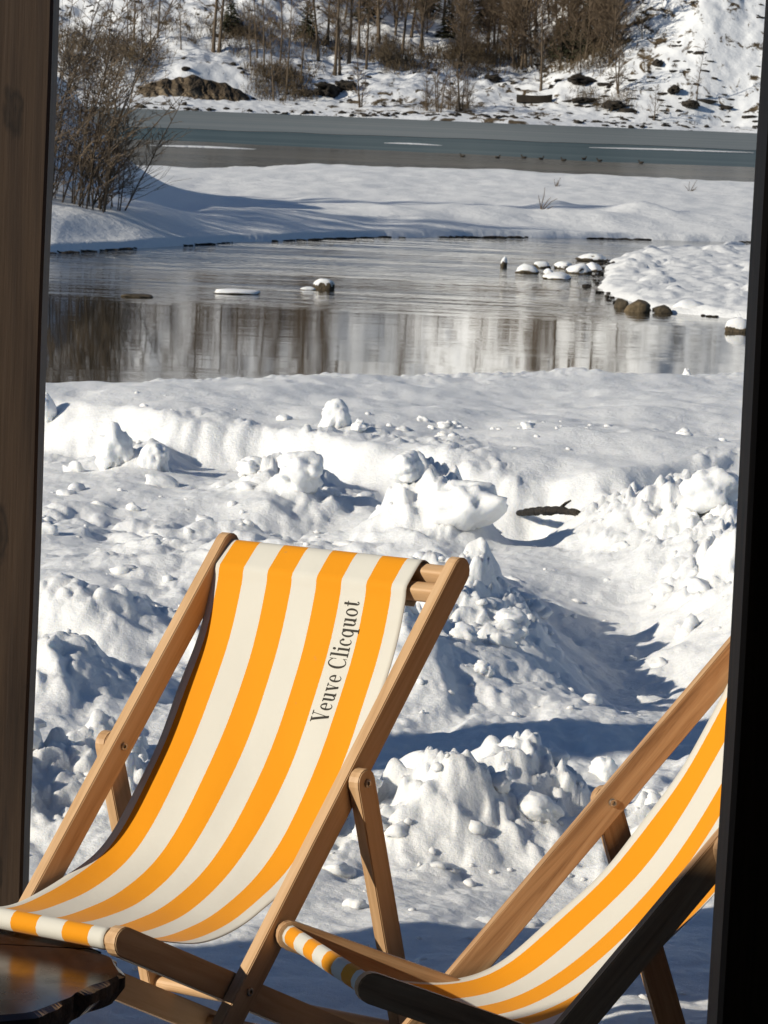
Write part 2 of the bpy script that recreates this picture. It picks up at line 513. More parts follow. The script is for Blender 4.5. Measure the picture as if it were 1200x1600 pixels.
BANK_X = [-40, -12, -5.15, -2.6, -0.2, 3, 6.9, 15, 40]
BANK_Y = [40, 50, 59.6, 66.8, 71.8, 75.3, 77.2, 79, 84]
BAR_Y = [46, 48.4, 49.4, 50.2, 52.5, 55.6, 59, 63, 67, 70.5, 73, 76]
BAR_X = [40, 5.2, 3.9, 3.2, 2.95, 2.8, 3.05, 3.35, 3.7, 4.5, 6.5, 40]


def far_z(x, y):
    x = np.asarray(x, float); y = np.asarray(y, float)
    d = y - interp(x, BANK_X, BANK_Y) - 0.6 * pn(x * 0.45, y * 0.1, 70) - 0.10 * pn(x * 1.9, y * 0.2, 71)
    z = -1.6 + 0.86 * sstep(-1.6, 0.0, d) + 0.10 * sstep(-0.05, 0.15, d) + 0.27 * sstep(0.0, 4.0, d) ** 0.7
    on = sstep(0, 3, d)
    z = z + on * (0.05 * fbm(x * 0.35, y * 0.12, 72, 3) + 0.025 * pn(x * 1.7, y * 0.5, 73))
    z = z + sstep(0, 1, d) * (0.12 * pn(x * 0.5 + 0.15 * y, y * 0.28, 74) * np.exp(-((d - 3) / 4.0) ** 2))
    z = z + on * (2.7 * np.exp(-((x + 7.2) / 1.9) ** 2 - ((y - 73) / 8.0) ** 2) * (1 + 0.1 * pn(x * 0.9, y * 0.4, 75)) + 2.4 * sstep(-7, -16, x))
    z = z + on * (0.16 * gauss(x, y, 5.1, 81.5, 0.7, 1.0) + 0.10 * gauss(x, y, 3.3, 82.5, 0.4, 0.6))
    e = y - (121 + 3 * pn(x * 0.08, 3.0, 76) + 1.0 * pn(x * 0.5, 1.0, 77) - 10 * sstep(-2.5, -5.5, x))
    z = z - sstep(-2, 4, e) * 1.4
    # the gravel bar under snow
    b = x - interp(y, BAR_Y, BAR_X) - 0.18 * pn(x * 1.2, y * 1.1, 78)
    zb = -1.6 + 0.80 * sstep(-0.9, 0, b) + 0.13 * sstep(-0.02, 0.25, b) + 0.05 * sstep(0.2, 1.5, b)
    zb = zb + sstep(0, 0.4, b) * (0.40 * lumps(x + 0.1 * pn(x * 3, y * 2, 81), y * 0.5, 0.6, 21, 0.0, 0.5) * sstep(-0.3, 0.3, pn(x * 0.9, y * 0.4, 80)) + 0.05 * np.abs(pn(x * 2.4, y * 1.1, 82)) + 0.02 * pn(x * 5, y * 2.5, 79))
    return np.maximum(z, zb)


def ground_z(x, y):
    x = np.asarray(x, float); y = np.asarray(y, float)
    return np.where(y < 36, near_z(x, y), far_z(x, y))


def build_ground():
    s_in = np.linspace(-0.115, 0.115, 430)
    side = 0.115 + 1.6 * (np.linspace(0.012, 1, 60) ** 2.0)
    s = np.concatenate([-side[::-1], s_in, side])
    # rows: even on the sight lines, so distant rows lie farther apart
    a = 1.0 / np.linspace(1 / 5.2, 1 / 28.5, 1250)
    pre = np.linspace(2.0, 5.1, 12)
    b = np.linspace(28.8, 46, 22)
    c = np.linspace(46.5, 84, 230)
    d = np.linspace(84.5, 128, 70)
    Y = np.concatenate([pre, a, b, c, d])
    S, YY = np.meshgrid(s, Y)
    X = S * np.maximum(YY, 4)
    Z = ground_z(X, YY)
    V = np.stack([X, YY, Z], -1).reshape(-1, 3)
    me = np_mesh('snow_ground', V, grid_faces(len(Y), len(s)))
    me.materials.append(MAT['snow']); me.materials.append(MAT['snow_far'])
    mi = np.zeros((len(Y) - 1, len(s) - 1), np.int32); mi[Y[:-1] > 40] = 1
    me.polygons.foreach_set('material_index', mi.ravel())
    o = link('snow_ground', me); tag(o, kind='structure')
    # the valley floor beneath everything, out to the horizon
    g = np.linspace(-2500, 2500, 41)
    GX, GY = np.meshgrid(g, g)
    V = np.stack([GX, GY, np.full_like(GX, -3.2)], -1).reshape(-1, 3)
    o = link('valley_floor', np_mesh('valley_floor', V, grid_faces(41, 41)), MAT['snow_far']); tag(o, kind='structure')
    # ground behind and round the hut
    xs = np.linspace(-40, 40, 60); ys = np.linspace(-40, 2.0, 30)
    GX, GY = np.meshgrid(xs, ys)
    V = np.stack([GX, GY, -0.10 + 0.05 * pn(GX * 0.3, GY * 0.3, 3)], -1).reshape(-1, 3)
    o = link('snow_yard', np_mesh('snow_yard', V, grid_faces(30, 60)), MAT['snow']); tag(o, kind='structure')


build_ground()


def sheet(name, pts, z, mat, kind='structure'):
    me = py_mesh(name, [(p[0], p[1], z) for p in pts], [list(range(len(pts)))])
    return tag(link(name, me, mat), kind=kind)


sheet('river', [(-60, 22), (60, 22), (60, 96), (-60, 96)], WATER, MAT['river'])
sheet('lake', [(-260, 96.5), (260, 96.5), (260, 560), (-260, 560)], WATER, MAT['lake'])


def wavy_strip(name, x0, x1, ynear, yfar, z, mat, n=120, an=4, af=4, seed=0, label=None):
    xs = np.linspace(x0, x1, n)
    yn = ynear(xs) + an * fbm(xs * 0.035, xs * 0 + 1.3, seed, 5, 0.6); yf = yfar(xs) + af * fbm(xs * 0.035, xs * 0 + 4.7, seed + 5, 5, 0.6)
    yf = np.maximum(yf, yn + 0.05)
    V = np.concatenate([np.stack([xs, yn, xs * 0 + z], -1), np.stack([xs, yf, xs * 0 + z], -1)])
    F = [[i, i + 1, n + i + 1, n + i] for i in range(n - 1)]
    return link(name, np_mesh(name, V, np.array(F)), mat)


tag(wavy_strip('lake_ice', -200, 200, lambda x: 226 + 0.25 * x, lambda x: 372 + 0.3 * x, WATER + 0.02, MAT['ice_far'], n=400, an=13, af=0, seed=31), kind='structure')
tag(wavy_strip('wet_ice', -120, 160, lambda x: 118 + 0 * x, lambda x: 172 + 0.12 * x, WATER + 0.012, MAT['ice_near'], n=400, an=1, af=9, seed=35), kind='structure')


# ------------------------------------------------------------------ far shore
def shore(x): return 378 + 0.28 * x


def hill_z(x, y):
    x = np.asarray(x, float); y = np.asarray(y, float)
    d = y - shore(x) - 3 * pn(x * 0.05, y * 0.02, 90) - 1.2 * pn(x * 0.22, y * 0.05, 91)
    steep = sstep(14, 34, x + 0.12 * d + 3 * pn(y * 0.03, x * 0.02, 92))
    left = sstep(10, -20, x)
    z = -1.6 + 0.9 * sstep(-3, 0, d) + 0.35 * sstep(-0.5, 1.5, d) + 0.9 * sstep(1, 12, d)
    flat = 2.6 * sstep(9, 26, d) + 0.16 * np.clip(d - 26, 0, 60) + 0.46 * np.clip(d - 70, 0, 500)
    step_l = 3.4 * sstep(10, 17, d) + 0.30 * np.clip(d - 17, 0, 500)
    slope = 0.62 * np.clip(d - 4, 0, 500)
    base = flat * (1 - left) + step_l * left
    z = z + base * (1 - steep) + slope * steep
    r = sstep(2, 30, d)
    return z + r * (0.8 * fbm(x * 0.08, y * 0.08, 93, 4) + 0.35 * fbm(x * 0.5, y * 0.4, 94, 3)) + sstep(0, 4, d) * 0.12 * pn(x * 1.1, y * 0.9, 95)


def build_hill():
    xs = np.concatenate([np.linspace(-210, -52, 50), np.linspace(-51, 51, 330), np.linspace(52, 210, 50)])
    ys = np.concatenate([np.linspace(-8, 60, 210), np.linspace(61, 420, 130)])
    X, D = np.meshgrid(xs, ys)
    Y = shore(X) + D
    Z = hill_z(X, Y)
    V = np.stack([X, Y, Z], -1).reshape(-1, 3)
    o = link('hillside', np_mesh('hillside', V, grid_faces(len(ys), len(xs))), MAT['hill']); tag(o, kind='structure')


build_hill()


# ---- branching plants
def tube_add(V, F, pts, rad, sides):
    base = len(V); n = len(pts)
    for i, p in enumerate(pts):
        a = pts[max(i - 1, 0)]; b = pts[min(i + 1, n - 1)]
        d = (b - a)
        if d.length < 1e-9: d = Vector((0, 0, 1))
        d.normalize()
        s = d.cross(Vector((0.31, 0.77, 0.55))).normalized(); t = d.cross(s)
        for k in range(sides):
            an = 2 * math.pi * k / sides
            V.append(p + (s * math.cos(an) + t * math.sin(an)) * rad[i])
    for i in range(n - 1):
        for k in range(sides):
            k2 = (k + 1) % sides
            F.append((base + i * sides + k, base + i * sides + k2, base + (i + 1) * sides + k2, base + (i + 1) * sides + k))


def wander(R, p, d, length, nseg, jit, lift):
    pts = [p.copy()]; d = d.normalized()
    for i in range(nseg):
        d = (d + Vector((R.uniform(-1, 1), R.uniform(-1, 1), R.uniform(-1, 1))) * jit + Vector((0, 0, lift))).normalized()
        pts.append(pts[-1] + d * (length / nseg))
    return pts


def make_tree(seed, h, r, n_limb, spread, first=0.25, twigs=5, up_bias=0.06, stems=1, rt=1.0):
    """returns (trunk mesh, crown mesh)"""
    R = random.Random(seed)
    TV, TF, CV, CF = [], [], [], []
    for s in range(stems):
        lean = Vector((R.uniform(-.08, .08), R.uniform(-.08, .08), 1)) if stems == 1 else Vector((R.uniform(-.22, .22), R.uniform(-.22, .22), 1))
        hh = h * (1 if s == 0 else R.uniform(0.6, 0.95))
        tp = wander(R, Vector((0.25 * s, 0.1 * s, -0.4)), lean, hh, 9, 0.05, 0.03)
        tr = [r * (1 - 0.93 * (i / 9)) for i in range(10)]; tr[0] *= 1.25
        tube_add(TV, TF, tp, tr, 6)
        for k in range(n_limb):
            f = first + (0.97 - first) * ((k + R.random()) / n_limb)
            fi = f * 9; i = min(int(fi), 8); p = tp[i].lerp(tp[i + 1], fi - i)
            az = R.uniform(0, 2 * math.pi); el = R.uniform(0.3, 1.0)
            d = Vector((math.cos(az) * math.cos(el), math.sin(az) * math.cos(el), math.sin(el)))
            ln = spread * h * (1.1 - 0.75 * f) * R.uniform(0.6, 1.2)
            lp = wander(R, p, d, ln, 4, 0.18, up_bias)
            r0 = max(r * 0.32 * (1.1 - f), 0.018 * rt)
            tube_add(CV, CF, lp, [r0 * q for q in (1, .8, .6, .42, .25)], 3)
            for j in range(twigs):
                q = R.uniform(0.25, 1.0) * 4; i2 = min(int(q), 3); p2 = lp[i2].lerp(lp[i2 + 1], q - i2)
                d2 = (d + Vector((R.uniform(-1, 1), R.uniform(-1, 1), R.uniform(-.4, 1.0))) * 0.9)
                l2 = ln * R.uniform(0.25, 0.55)
                wp = wander(R, p2, d2, l2, 2, 0.2, 0.05)
                tube_add(CV, CF, wp, [0.016 * rt, 0.012 * rt, 0.006 * rt], 3)
                for m in range(2):
                    p3 = wp[1].lerp(wp[2], R.random()); d3 = d2.normalized() + Vector((R.uniform(-1, 1), R.uniform(-1, 1), R.uniform(-.3, 1))) * 0.8
                    tube_add(CV, CF, wander(R, p3, d3, l2 * 0.6, 1, 0.2, 0.05), [0.010 * rt, 0.005 * rt], 3)
    return py_mesh('trunk', TV, TF, True), py_mesh('crown', CV, CF, True)


PROTO = {
    'tall': [make_tree(100 + i, 14, 0.20, 34, 0.22, 0.28, 5, rt=1.7) for i in range(3)],
    'slim': [make_tree(120 + i, 11, 0.12, 26, 0.17, 0.2, 4, rt=1.4) for i in range(3)],
    'brown': [make_tree(140 + i, 12, 0.15, 46, 0.24, 0.12, 7, rt=2.2) for i in range(3)],
    'multi': [make_tree(160 + i, 6.5, 0.10, 16, 0.24, 0.1, 5, stems=3, rt=1.3) for i in range(2)],
    'small': [make_tree(180 + i, 4.2, 0.07, 20, 0.30, 0.15, 5, rt=1.1) for i in range(2)],
}
n_used = {}


def tree(kind, x, y, label, group=None, scale=1.0, name='bare_tree', zoff=0.0, crown='twig', z=None):
    k = n_used.get(kind, 0); n_used[kind] = k + 1
    tm, cm = PROTO[kind][k % len(PROTO[kind])]
    zz = float(hill_z(x, y)) if z is None else z
    o = empty(name, (x, y, zz + zoff), rnd.uniform(0, 6.28))
    o.scale = (scale, scale, scale * rnd.uniform(0.92, 1.1))
    link('trunk', tm, MAT['bark'], o); link('crown', cm, MAT[crown], o)
    tag(o, label, 'tree', group)
    return o


_T = np.arange(330.0, 900.0, 0.5)


def hill_at(u, v):
    """point of the hillside seen at that pixel (march along the sight line)"""
    d = px_ray(u, v)
    hx, hy, hz = d.x * _T, d.y * _T, CAM_H + d.z * _T
    hit = (hill_z(hx, hy) > hz) & (hy > shore(hx) - 1)
    i = int(np.argmax(hit)) if hit.any() else int(np.searchsorted(_T, 520))
    return Vector((float(hx[i]), float(hy[i]), float(hill_z(hx[i], hy[i]))))


ORD = ['leftmost', 'second from left', 'third from left', 'fourth from left', 'fifth from left', 'sixth from left', 'seventh from left', 'eighth from left', 'ninth from left', 'tenth from left']


def plant_row(kind, spots, text, group, smin, smax):
    for i, (u, v) in enumerate(sorted(spots)):
        plant(kind, u, v, ORD[i] + ' of ' + text, group, rnd.uniform(smin, smax))


def plant(kind, u, v, label, group=None, scale=1.0, **kw):
    p = hill_at(u, v)
    return tree(kind, p.x, p.y, label, group, scale, **kw)


plant('tall', 333, 82, 'tall bare tree with pale twin stems above the brown rock face', scale=1.0)
plant('tall', 342, 84, 'slender bare tree close against the pale twin-stemmed tree above the rock face', scale=0.95)
plant('slim', 283, 78, 'thin bare tree with flat top between left bush and pale twin-stemmed tree', scale=0.62)
plant_row('slim', ((236, 88), (222, 92), (246, 60), (210, 66), (195, 90)), 'the bare trees seen through and beside the left bush', 'trees behind the left bush', .75, 1.0)
plant_row('slim', ((392, 105), (428, 158), (448, 150), (412, 120), (470, 130), (402, 90), (437, 100)), 'the thin bare trees just right of the rock face', 'trees right of the rock face', .75, 1.05)
plant_row('tall', ((498, 95), (523, 118), (531, 118), (545, 100), (560, 90), (572, 110), (512, 70)), 'the tall bare trees above the dark patches', 'trees above the boulders', .75, 1.0)
plant_row('tall', ((628, 86), (657, 84), (592, 70), (642, 60)), 'the tall thin trees in open snow left of the grove', 'trees left of the brown grove', .8, 1.0)
plant_row('multi', ((668, 174), (688, 176), (704, 172), (718, 176), (732, 170), (562, 168)), 'the many-stemmed saplings on the far shore', 'saplings on the far shore', .6, .95)
GROVE = 'bare tree of the dense brown grove above the dark boat'
for i in range(44):
    u = rnd.uniform(718, 962); v = rnd.uniform(20, 108) if i < 34 else rnd.uniform(96, 112)
    if u > 900: v = min(v, 95)
    plant('brown', u, v, GROVE, 'brown grove on the far shore', rnd.uniform(.6, 1.0))
plant('tall', 845, 144, 'dark bare tree rising from the snow directly behind the boat', scale=0.75)
plant('tall', 822, 106, 'thick dark-trunked tree at the front edge of the brown grove', scale=0.9)
plant('slim', 908, 118, 'small bare tree with forked trunk right of the boat', scale=0.55)
plant('multi', 966, 148, 'reddish bare bush-like tree beside the dark scrub right of the boat', scale=1.0)
plant('slim', 1088, 162, 'lone bare tree on the white slope near the right post', scale=0.6)
plant('small', 1022, 190, 'small pale shrub tree on the shore below the white slope', scale=0.9)
plant('small', 1004, 62, 'small bare tree high on the white slope beside the grove', scale=0.9)
# woods higher up, seen in the stream's reflection
for i in range(150):
    x = rnd.uniform(-62, 36)
    if i < 122: y = shore(x) + rnd.uniform(38, 78)
    else: y = shore(x) + rnd.uniform(80, 150)
    if x > 26: continue
    tree('brown' if i % 4 else 'tall', x, y, 'bare tree of the upper wood, mirrored in the stream', 'upper slope wood', rnd.uniform(.65, 1.05))


# ---- rocks
def ico(sub):
    bm = bmesh.new(); bmesh.ops.create_icosphere(bm, subdivisions=sub, radius=1.0)
    V = np.array([v.co[:] for v in bm.verts]); F = np.array([[v.index for v in f.verts] for f in bm.faces]); bm.free()
    return V, F


ICO = {k: ico(k) for k in (1, 2, 3, 4)}


def blob(sub, seed, amp=0.35, facet=0.0, freq=1.4):
    V, F = ICO[sub]
    P = V * freq + seed * 13.7
    r = 1 + amp * n3(P, seed) + amp * 0.5 * n3(P * 2.3, seed + 1) + amp * 0.25 * n3(P * 5.1, seed + 2)
    if facet:
        R = np.random.RandomState(seed)
        for _ in range(9):
            n = R.normal(size=3); n /= np.linalg.norm(n); c = R.uniform(0.55, 0.85)
            dd = V @ n * r; over = dd > c
            r = np.where(over, r * (1 - facet * (1 - c / np.maximum(dd, 1e-6))), r)
    return V * r[:, None], F


def rock(name, loc, size, seed, mat, label, cat='rock', group=None, cap=0.0, sub=3, rz=None, facet=0.8, kind=None, amp=0.3, freq=1.4):
    V, F = blob(sub, seed, amp, facet, freq)
    V = V * np.array(size)
    rz = rnd.uniform(0, 6.28) if rz is None else rz
    if cap <= 0:
        o = link(name, np_mesh(name, V, F, True), mat); o.location = loc; o.rotation_euler = (0, 0, rz)
        return tag(o, label, cat, group, kind)
    o = empty(name, loc, rz)
    link('stone', np_mesh('stone', V, F, True), mat, o)
    # a cushion of snow on top of the stone, thinning out to its rim
    rr2 = (V[:, 0] / size[0]) ** 2 + (V[:, 1] / size[1]) ** 2
    up_ = np.clip(1.05 - rr2, 0, 1) ** 0.6 * np.clip(V[:, 2] / size[2] * 3 + 0.6, 0, 1)
    C = V * 0.97; C[:, :2] *= (1 + 0.05 * up_)[:, None]; C[:, 2] += up_ * (0.55 * cap + 0.03 * size[2]) + 0.10 * size[2] * n3(V / max(size) * 3, seed) * up_
    link('snow_cap', np_mesh('snow_cap', C, F, True), MAT['clod'], o)
    return tag(o, label, cat, group, kind)




def build_cliff():
    # a broken face of brown rock: a sheet of upright slabs pushed to different depths
    n, m = 90, 40
    u = np.linspace(0, 1, n); v = np.linspace(0, 1, m)
    U, Vv = np.meshgrid(u, v)
    a = at_y(205, 150, 380); b = at_y(392, 150, 384)
    X = a.x + (b.x - a.x) * U; Hh = (0.3 + 2.3 * np.sin(np.pi * np.clip(U * 1.0, 0, 1)) ** 0.4) * (0.95 + 0.25 * pn(U * 3, U * 0, 7) + 0.10 * pn(U * 11, U * 0, 8))
    Z = Vv * Hh
    slab = np.floor(U * 26 + 0.9 * pn(U * 4, Vv * 3, 3) + 4.0 * Vv)
    off = (_h(slab.astype(np.int64), np.zeros_like(slab).astype(np.int64), 5) / 0xffffff - 0.5) * 0.9
    Y = shore(X) + 8.5 + 3.0 * Vv ** 1.4 + off * (1 - Vv * 0.3) + 0.5 * fbm(X * 0.9, Z * 0.7, 9, 4)
    zb = hill_z(X[0], shore(X[0]) + 7.5)
    Z = Z + zb[None, :] - 0.3
    front = np.stack([X, Y, Z], -1)
    back = front.copy(); back[..., 1] += 4.0; back[..., 2] -= 0.6
    V = np.concatenate([front.reshape(-1, 3), back.reshape(-1, 3)])
    F = list(map(tuple, grid_faces(m, n))); F += [tuple(x + n * m for x in f[::-1]) for f in F]
    top = (m - 1) * n
    F += [(top + i, top + i + 1, n * m + top + i + 1, n * m + top + i) for i in range(n - 1)]
    o = link('rock_face', np_mesh('rock_face', V, np.array(F), False), MAT['cliff'])
    tag(o, 'brown jagged rock face on the far shore below the pale twin-stemmed tree', 'rock')


build_cliff()
for i, (u, v, sx, sz, lab) in enumerate((
        (512, 146, 2.6, 1.5, 'largest dark patch of the clump right of the brown rock face'),
        (545, 140, 1.9, 1.3, 'dark patch at the right end of the clump near the top centre'),
        (478, 150, 1.8, 0.9, 'low dark patch at the left end of the clump near the top centre'),
        (912, 162, 2.4, 0.8, 'low dark patch on the snow right of the boat'),
        (958, 168, 2.6, 1.1, 'dark mass at the foot of the white slope right of the boat'),
        (1078, 172, 1.9, 0.9, 'dark patch at the foot of the lone tree on the white slope'),
        (1052, 146, 1.5, 0.8, 'dark patch on the white slope up and left of the lone tree'),
        (1028, 106, 1.4, 0.8, 'dark patch half way up the white slope'),
        (770, 128, 2.2, 0.7, 'dark patch in the snow left of and above the boat'),
        (905, 128, 2.6, 1.2, 'dark hollow-like patch at the right foot of the brown grove'))):
    q = hill_at(u, v)
    rock('boulder', (q.x, q.y, q.z + sz * 0.2), (sx * .62, sx * 0.5, sz * .5), 200 + i, MAT['dark_rock_hollow'], lab, 'boulder', amp=0.75, sub=4, freq=2.2)  # these lumps stand in for shadow hollows and dark vegetation on the hill


def scatter_stuff(name, items, sub, mat, label, amp=0.35, facet=0.6, smooth=True, cat=None):
    """items: (x, y, z, sx, sy, sz, rot) -> one joined mesh of lumps"""
    Vs, Fs = [], []; base = 0
    protos = [blob(sub, 300 + k, amp, facet) for k in range(10)]
    for i, (x, y, z, sx, sy, sz, rt) in enumerate(items):
        V, F = protos[i % 10]
        c, s = math.cos(rt), math.sin(rt)
        P = V * np.array((sx, sy, sz))
        tl = 0.5 * math.sin(i * 2.3)
        P = np.stack([P[:, 0], P[:, 1] * math.cos(tl) - P[:, 2] * math.sin(tl), P[:, 1] * math.sin(tl) + P[:, 2] * math.cos(tl)], -1)
        P = np.stack([P[:, 0] * c - P[:, 1] * s + x, P[:, 0] * s + P[:, 1] * c + y, P[:, 2] + z], -1)
        Vs.append(P); Fs.append(F + base); base += len(V)
    o = link(name, np_mesh(name, np.concatenate(Vs), np.concatenate(Fs), smooth), mat)
    return tag(o, label, cat, kind='stuff')


it = []
while len(it) < 2000:
    x = rnd.uniform(10, 60); y = shore(x) + rnd.uniform(1, 110)
    dens = float(pn(np.array([x * 0.13 + y * 0.05]), np.array([y * 0.10]), 97)[0]) + 0.25
    if rnd.random() > dens * 1.6 or x + 0.12 * (y - shore(x)) < 17: continue
    s = rnd.uniform(0.08, 0.30) * (1.9 if rnd.random() < 0.12 else 1)
    it.append((x, y, float(hill_z(x, y)) - 0.02, s * rnd.uniform(1.2, 3.4), s, s * rnd.uniform(.4, .8), rnd.uniform(-.5, .5)))
scatter_stuff('slope_stones', it, 1, MAT['dark_rock_hollow'], 'dark stones poking through the snow of the steep white slope')
it = []
while len(it) < 420:
    x = rnd.uniform(-60, 30); y = shore(x) + rnd.choice((rnd.uniform(0.5, 3.5), rnd.uniform(10, 40)))
    s = rnd.uniform(0.12, 0.42)
    it.append((x, y, float(hill_z(x, y)), s * rnd.uniform(1, 2), s, s * rnd.uniform(.5, .9), rnd.uniform(0, 3)))
scatter_stuff('shore_stones', it, 1, MAT['dark_rock_hollow'], 'small dark stones along the snowy far shore')


def brush(name, centres, mat, label, blades=30, hgt=(0.5, 1.4), rad=1.2, thick=0.02):
    """dry scrub: many upright thin stems"""
    R = random.Random(77); protos = []
    for q in range(8):
        V, F = [], []
        for k in range(blades):
            a = R.uniform(0, 6.28); rr = rad * math.sqrt(R.random())
            h = R.uniform(*hgt) * (1.1 - 0.6 * rr / rad)
            pts = wander(R, Vector((rr * math.cos(a), rr * math.sin(a), 0)), Vector((R.uniform(-.5, .5), R.uniform(-.5, .5), 1)), h, 2, 0.22, 0.0)
            tube_add(V, F, pts, [thick, thick * .8, thick * .3], 3)
            for _ in range(2):
                tube_add(V, F, wander(R, pts[1], Vector((R.uniform(-1, 1), R.uniform(-1, 1), R.uniform(.2, 1))), h * .5, 1, 0.1, 0), [thick * .6, thick * .25], 3)
        protos.append((np.array([v[:] for v in V]), np.array(F)))
    Vs, Fs = [], []; base = 0
    for i, (x, y, sc) in enumerate(centres):
        V, F = protos[i % 8]; a = R.uniform(0, 6.28); c, s = math.cos(a), math.sin(a)
        P = np.stack([(V[:, 0] * c - V[:, 1] * s) * sc + x, (V[:, 0] * s + V[:, 1] * c) * sc + y, V[:, 2] * sc], -1)
        P[:, 2] += hill_z(P[:, 0], P[:, 1]) - 0.05
        Vs.append(P); Fs.append(F + base); base += len(V)
    return tag(link(name, np_mesh(name, np.concatenate(Vs), np.concatenate(Fs), True), mat), label, kind='stuff')


cs = []
for (u0, u1, v0, v1, n, s) in ((395, 480, 110, 155, 26, 1.5), (600, 760, 82, 112, 40, 1.5), (560, 620, 70, 105, 16, 1.4), (720, 960, 60, 112, 60, 1.6),
                               (100, 240, 60, 120, 34, 1.7), (655, 740, 164, 176, 14, 0.8), (900, 1000, 140, 172, 14, 1.0), (360, 560, 40, 90, 34, 1.5), (240, 420, 20, 84, 22, 1.3)):
    for _ in range(n):
        q = hill_at(rnd.uniform(u0, u1), rnd.uniform(v0, v1)); cs.append((q.x, q.y, s * rnd.uniform(.6, 1.2)))
brush('scrub', cs, MAT['dry'], 'dry brown scrub growing between the trees on the far shore', 34, (0.5, 1.3), 1.5, 0.02)


# ---- evergreen shrubs with snow, dark, at the foot of the grove
def conifer(seed, h):
    R = random.Random(seed); V, F = [], []
    for k in range(420):
        f = R.random() ** 0.8; z = h * f; rad = h * 0.28 * (1 - f) + 0.15
        a = R.uniform(0, 6.28); rr = rad * R.uniform(0.35, 1.0)
        c = Vector((rr * math.cos(a), rr * math.sin(a), z)); d = Vector((math.cos(a), math.sin(a), -0.25)).normalized(); sd = Vector((-d.y, d.x, 0)).normalized()
        l = 0.18 * h * (1.15 - f) * R.uniform(.5, 1); w = l * 0.42
        b = len(V); V += [c - d * l * .4 - sd * w * .3, c + sd * w + Vector((0, 0, -.05)), c + d * l, c - sd * w + Vector((0, 0, -.05)), c + Vector((0, 0, 0.12 * l))]
        F += [(b, b + 1, b + 4), (b + 1, b + 2, b + 4), (b + 2, b + 3, b + 4), (b + 3, b, b + 4)]
    T, TF = [], []
    tube_add(T, TF, [Vector((0, 0, -.3)), Vector((0, 0, h * .6)), Vector((0, 0, h))], [0.12, 0.07, 0.02], 5)
    return py_mesh('trunk', T, TF, True), py_mesh('crown', V, F)


for i, (u, v, s, lab) in enumerate(((893, 96, 5.0, 'dark evergreen at the right foot of the brown grove'), (872, 92, 4.2, 'smaller dark evergreen just left of another in the brown grove'),
                                    (915, 90, 4.0, 'dark evergreen nearest the white slope at the grove edge'), (668, 20, 5.5, 'dark evergreen at the top edge left of the brown grove'),
                                    (575, 30, 5.0, 'dark evergreen at the top edge above the open snow'), (700, 60, 4.0, 'dark evergreen at the left end of the brown grove'),
                                    (760, 40, 6.0, 'tall dark evergreen inside the left half of the brown grove'), (930, 40, 6.0, 'tall dark evergreen at the top right of the brown grove'),
                                    (480, 60, 3.6, 'small dark evergreen among the trunks right of the rock face'), (360, 50, 3.4, 'small dark evergreen right of the pale twin-stemmed tree'))):
    q = hill_at(u, v); tm, cm = conifer(400 + i, s)
    o = empty('evergreen_tree', (q.x, q.y, float(hill_z(q.x, q.y))), i)
    link('trunk', tm, MAT['bark'], o); link('crown', cm, MAT['evergreen'], o); tag(o, lab, 'tree')


# ---- boat pulled up on the far shore
def build_boat():
    q = hill_at(835, 164); L, Wd, Hh = 3.5, 1.4, 0.75
    o = empty('rowing_boat', (q.x, q.y + 0.3, float(hill_z(q.x, q.y)) + 0.02), -0.12)
    n = 14; V, F = [], []
    for i in range(n + 1):
        t = i / n; x = (t - 0.5) * L
        w = Wd * 0.5 * (1 - 0.75 * max(0, (t - 0.55) / 0.45) ** 2) * (0.9 + 0.1 * math.sin(t * 3.1))
        sheer = Hh * (1 + 0.25 * max(0, (t - 0.5) * 2) ** 2 + 0.1 * max(0, (0.4 - t)))
        for (yy, zz) in ((-w, sheer), (-w * 0.72, 0.05), (0, 0), (w * 0.72, 0.05), (w, sheer), (w - .06, sheer), (w * .68, .14), (0, .1), (-w * .68, .14), (-w + .06, sheer)):
            V.append((x, yy, zz))
    for i in range(n):
        for k in range(10):
            F.append((i * 10 + k, i * 10 + (k + 1) % 10, (i + 1) * 10 + (k + 1) % 10, (i + 1) * 10 + k))
    F += [tuple(range(10))[::-1], tuple(n * 10 + k for k in range(10))]
    link('hull', py_mesh('hull', V, F), MAT['boat'], o)
    for x in (-0.9, 0.25):
        bm = bmesh.new(); bmesh.ops.create_cube(bm, size=1)
        bmesh.ops.scale(bm, vec=(0.26, Wd * 0.86, 0.05), verts=bm.verts); bmesh.ops.translate(bm, vec=(x, 0, Hh * .7), verts=bm.verts)
        link('thwart', bm_mesh('thwart', bm), MAT['boat'], o)
    tag(o, 'small dark open boat lying on the snow of the far shore', 'boat')


build_boat()


# ---- ducks on the lake
def duck_meshes():
    V, F = ICO[2]
    B = V * np.array((0.17, 0.095, 0.075)); B[:, 2] += np.where(V[:, 0] < -0.6, 0.05, 0.0) + 0.05
    bm = bmesh.new()
    bmesh.ops.create_icosphere(bm, subdivisions=2, radius=0.042, matrix=Matrix.Translation((0.17, 0, 0.19)))
    bmesh.ops.create_cone(bm, segments=8, radius1=0.04, radius2=0.028, depth=0.11, cap_ends=True, matrix=Matrix.Translation((0.145, 0, 0.125)))
    bmesh.ops.create_cone(bm, segments=6, radius1=0.02, radius2=0.008, depth=0.06, cap_ends=True, matrix=Matrix.Translation((0.225, 0, 0.183)) @ Matrix.Rotation(math.pi / 2, 4, 'Y'))
    return np_mesh('body', B, F), bm_mesh('head', bm, True)


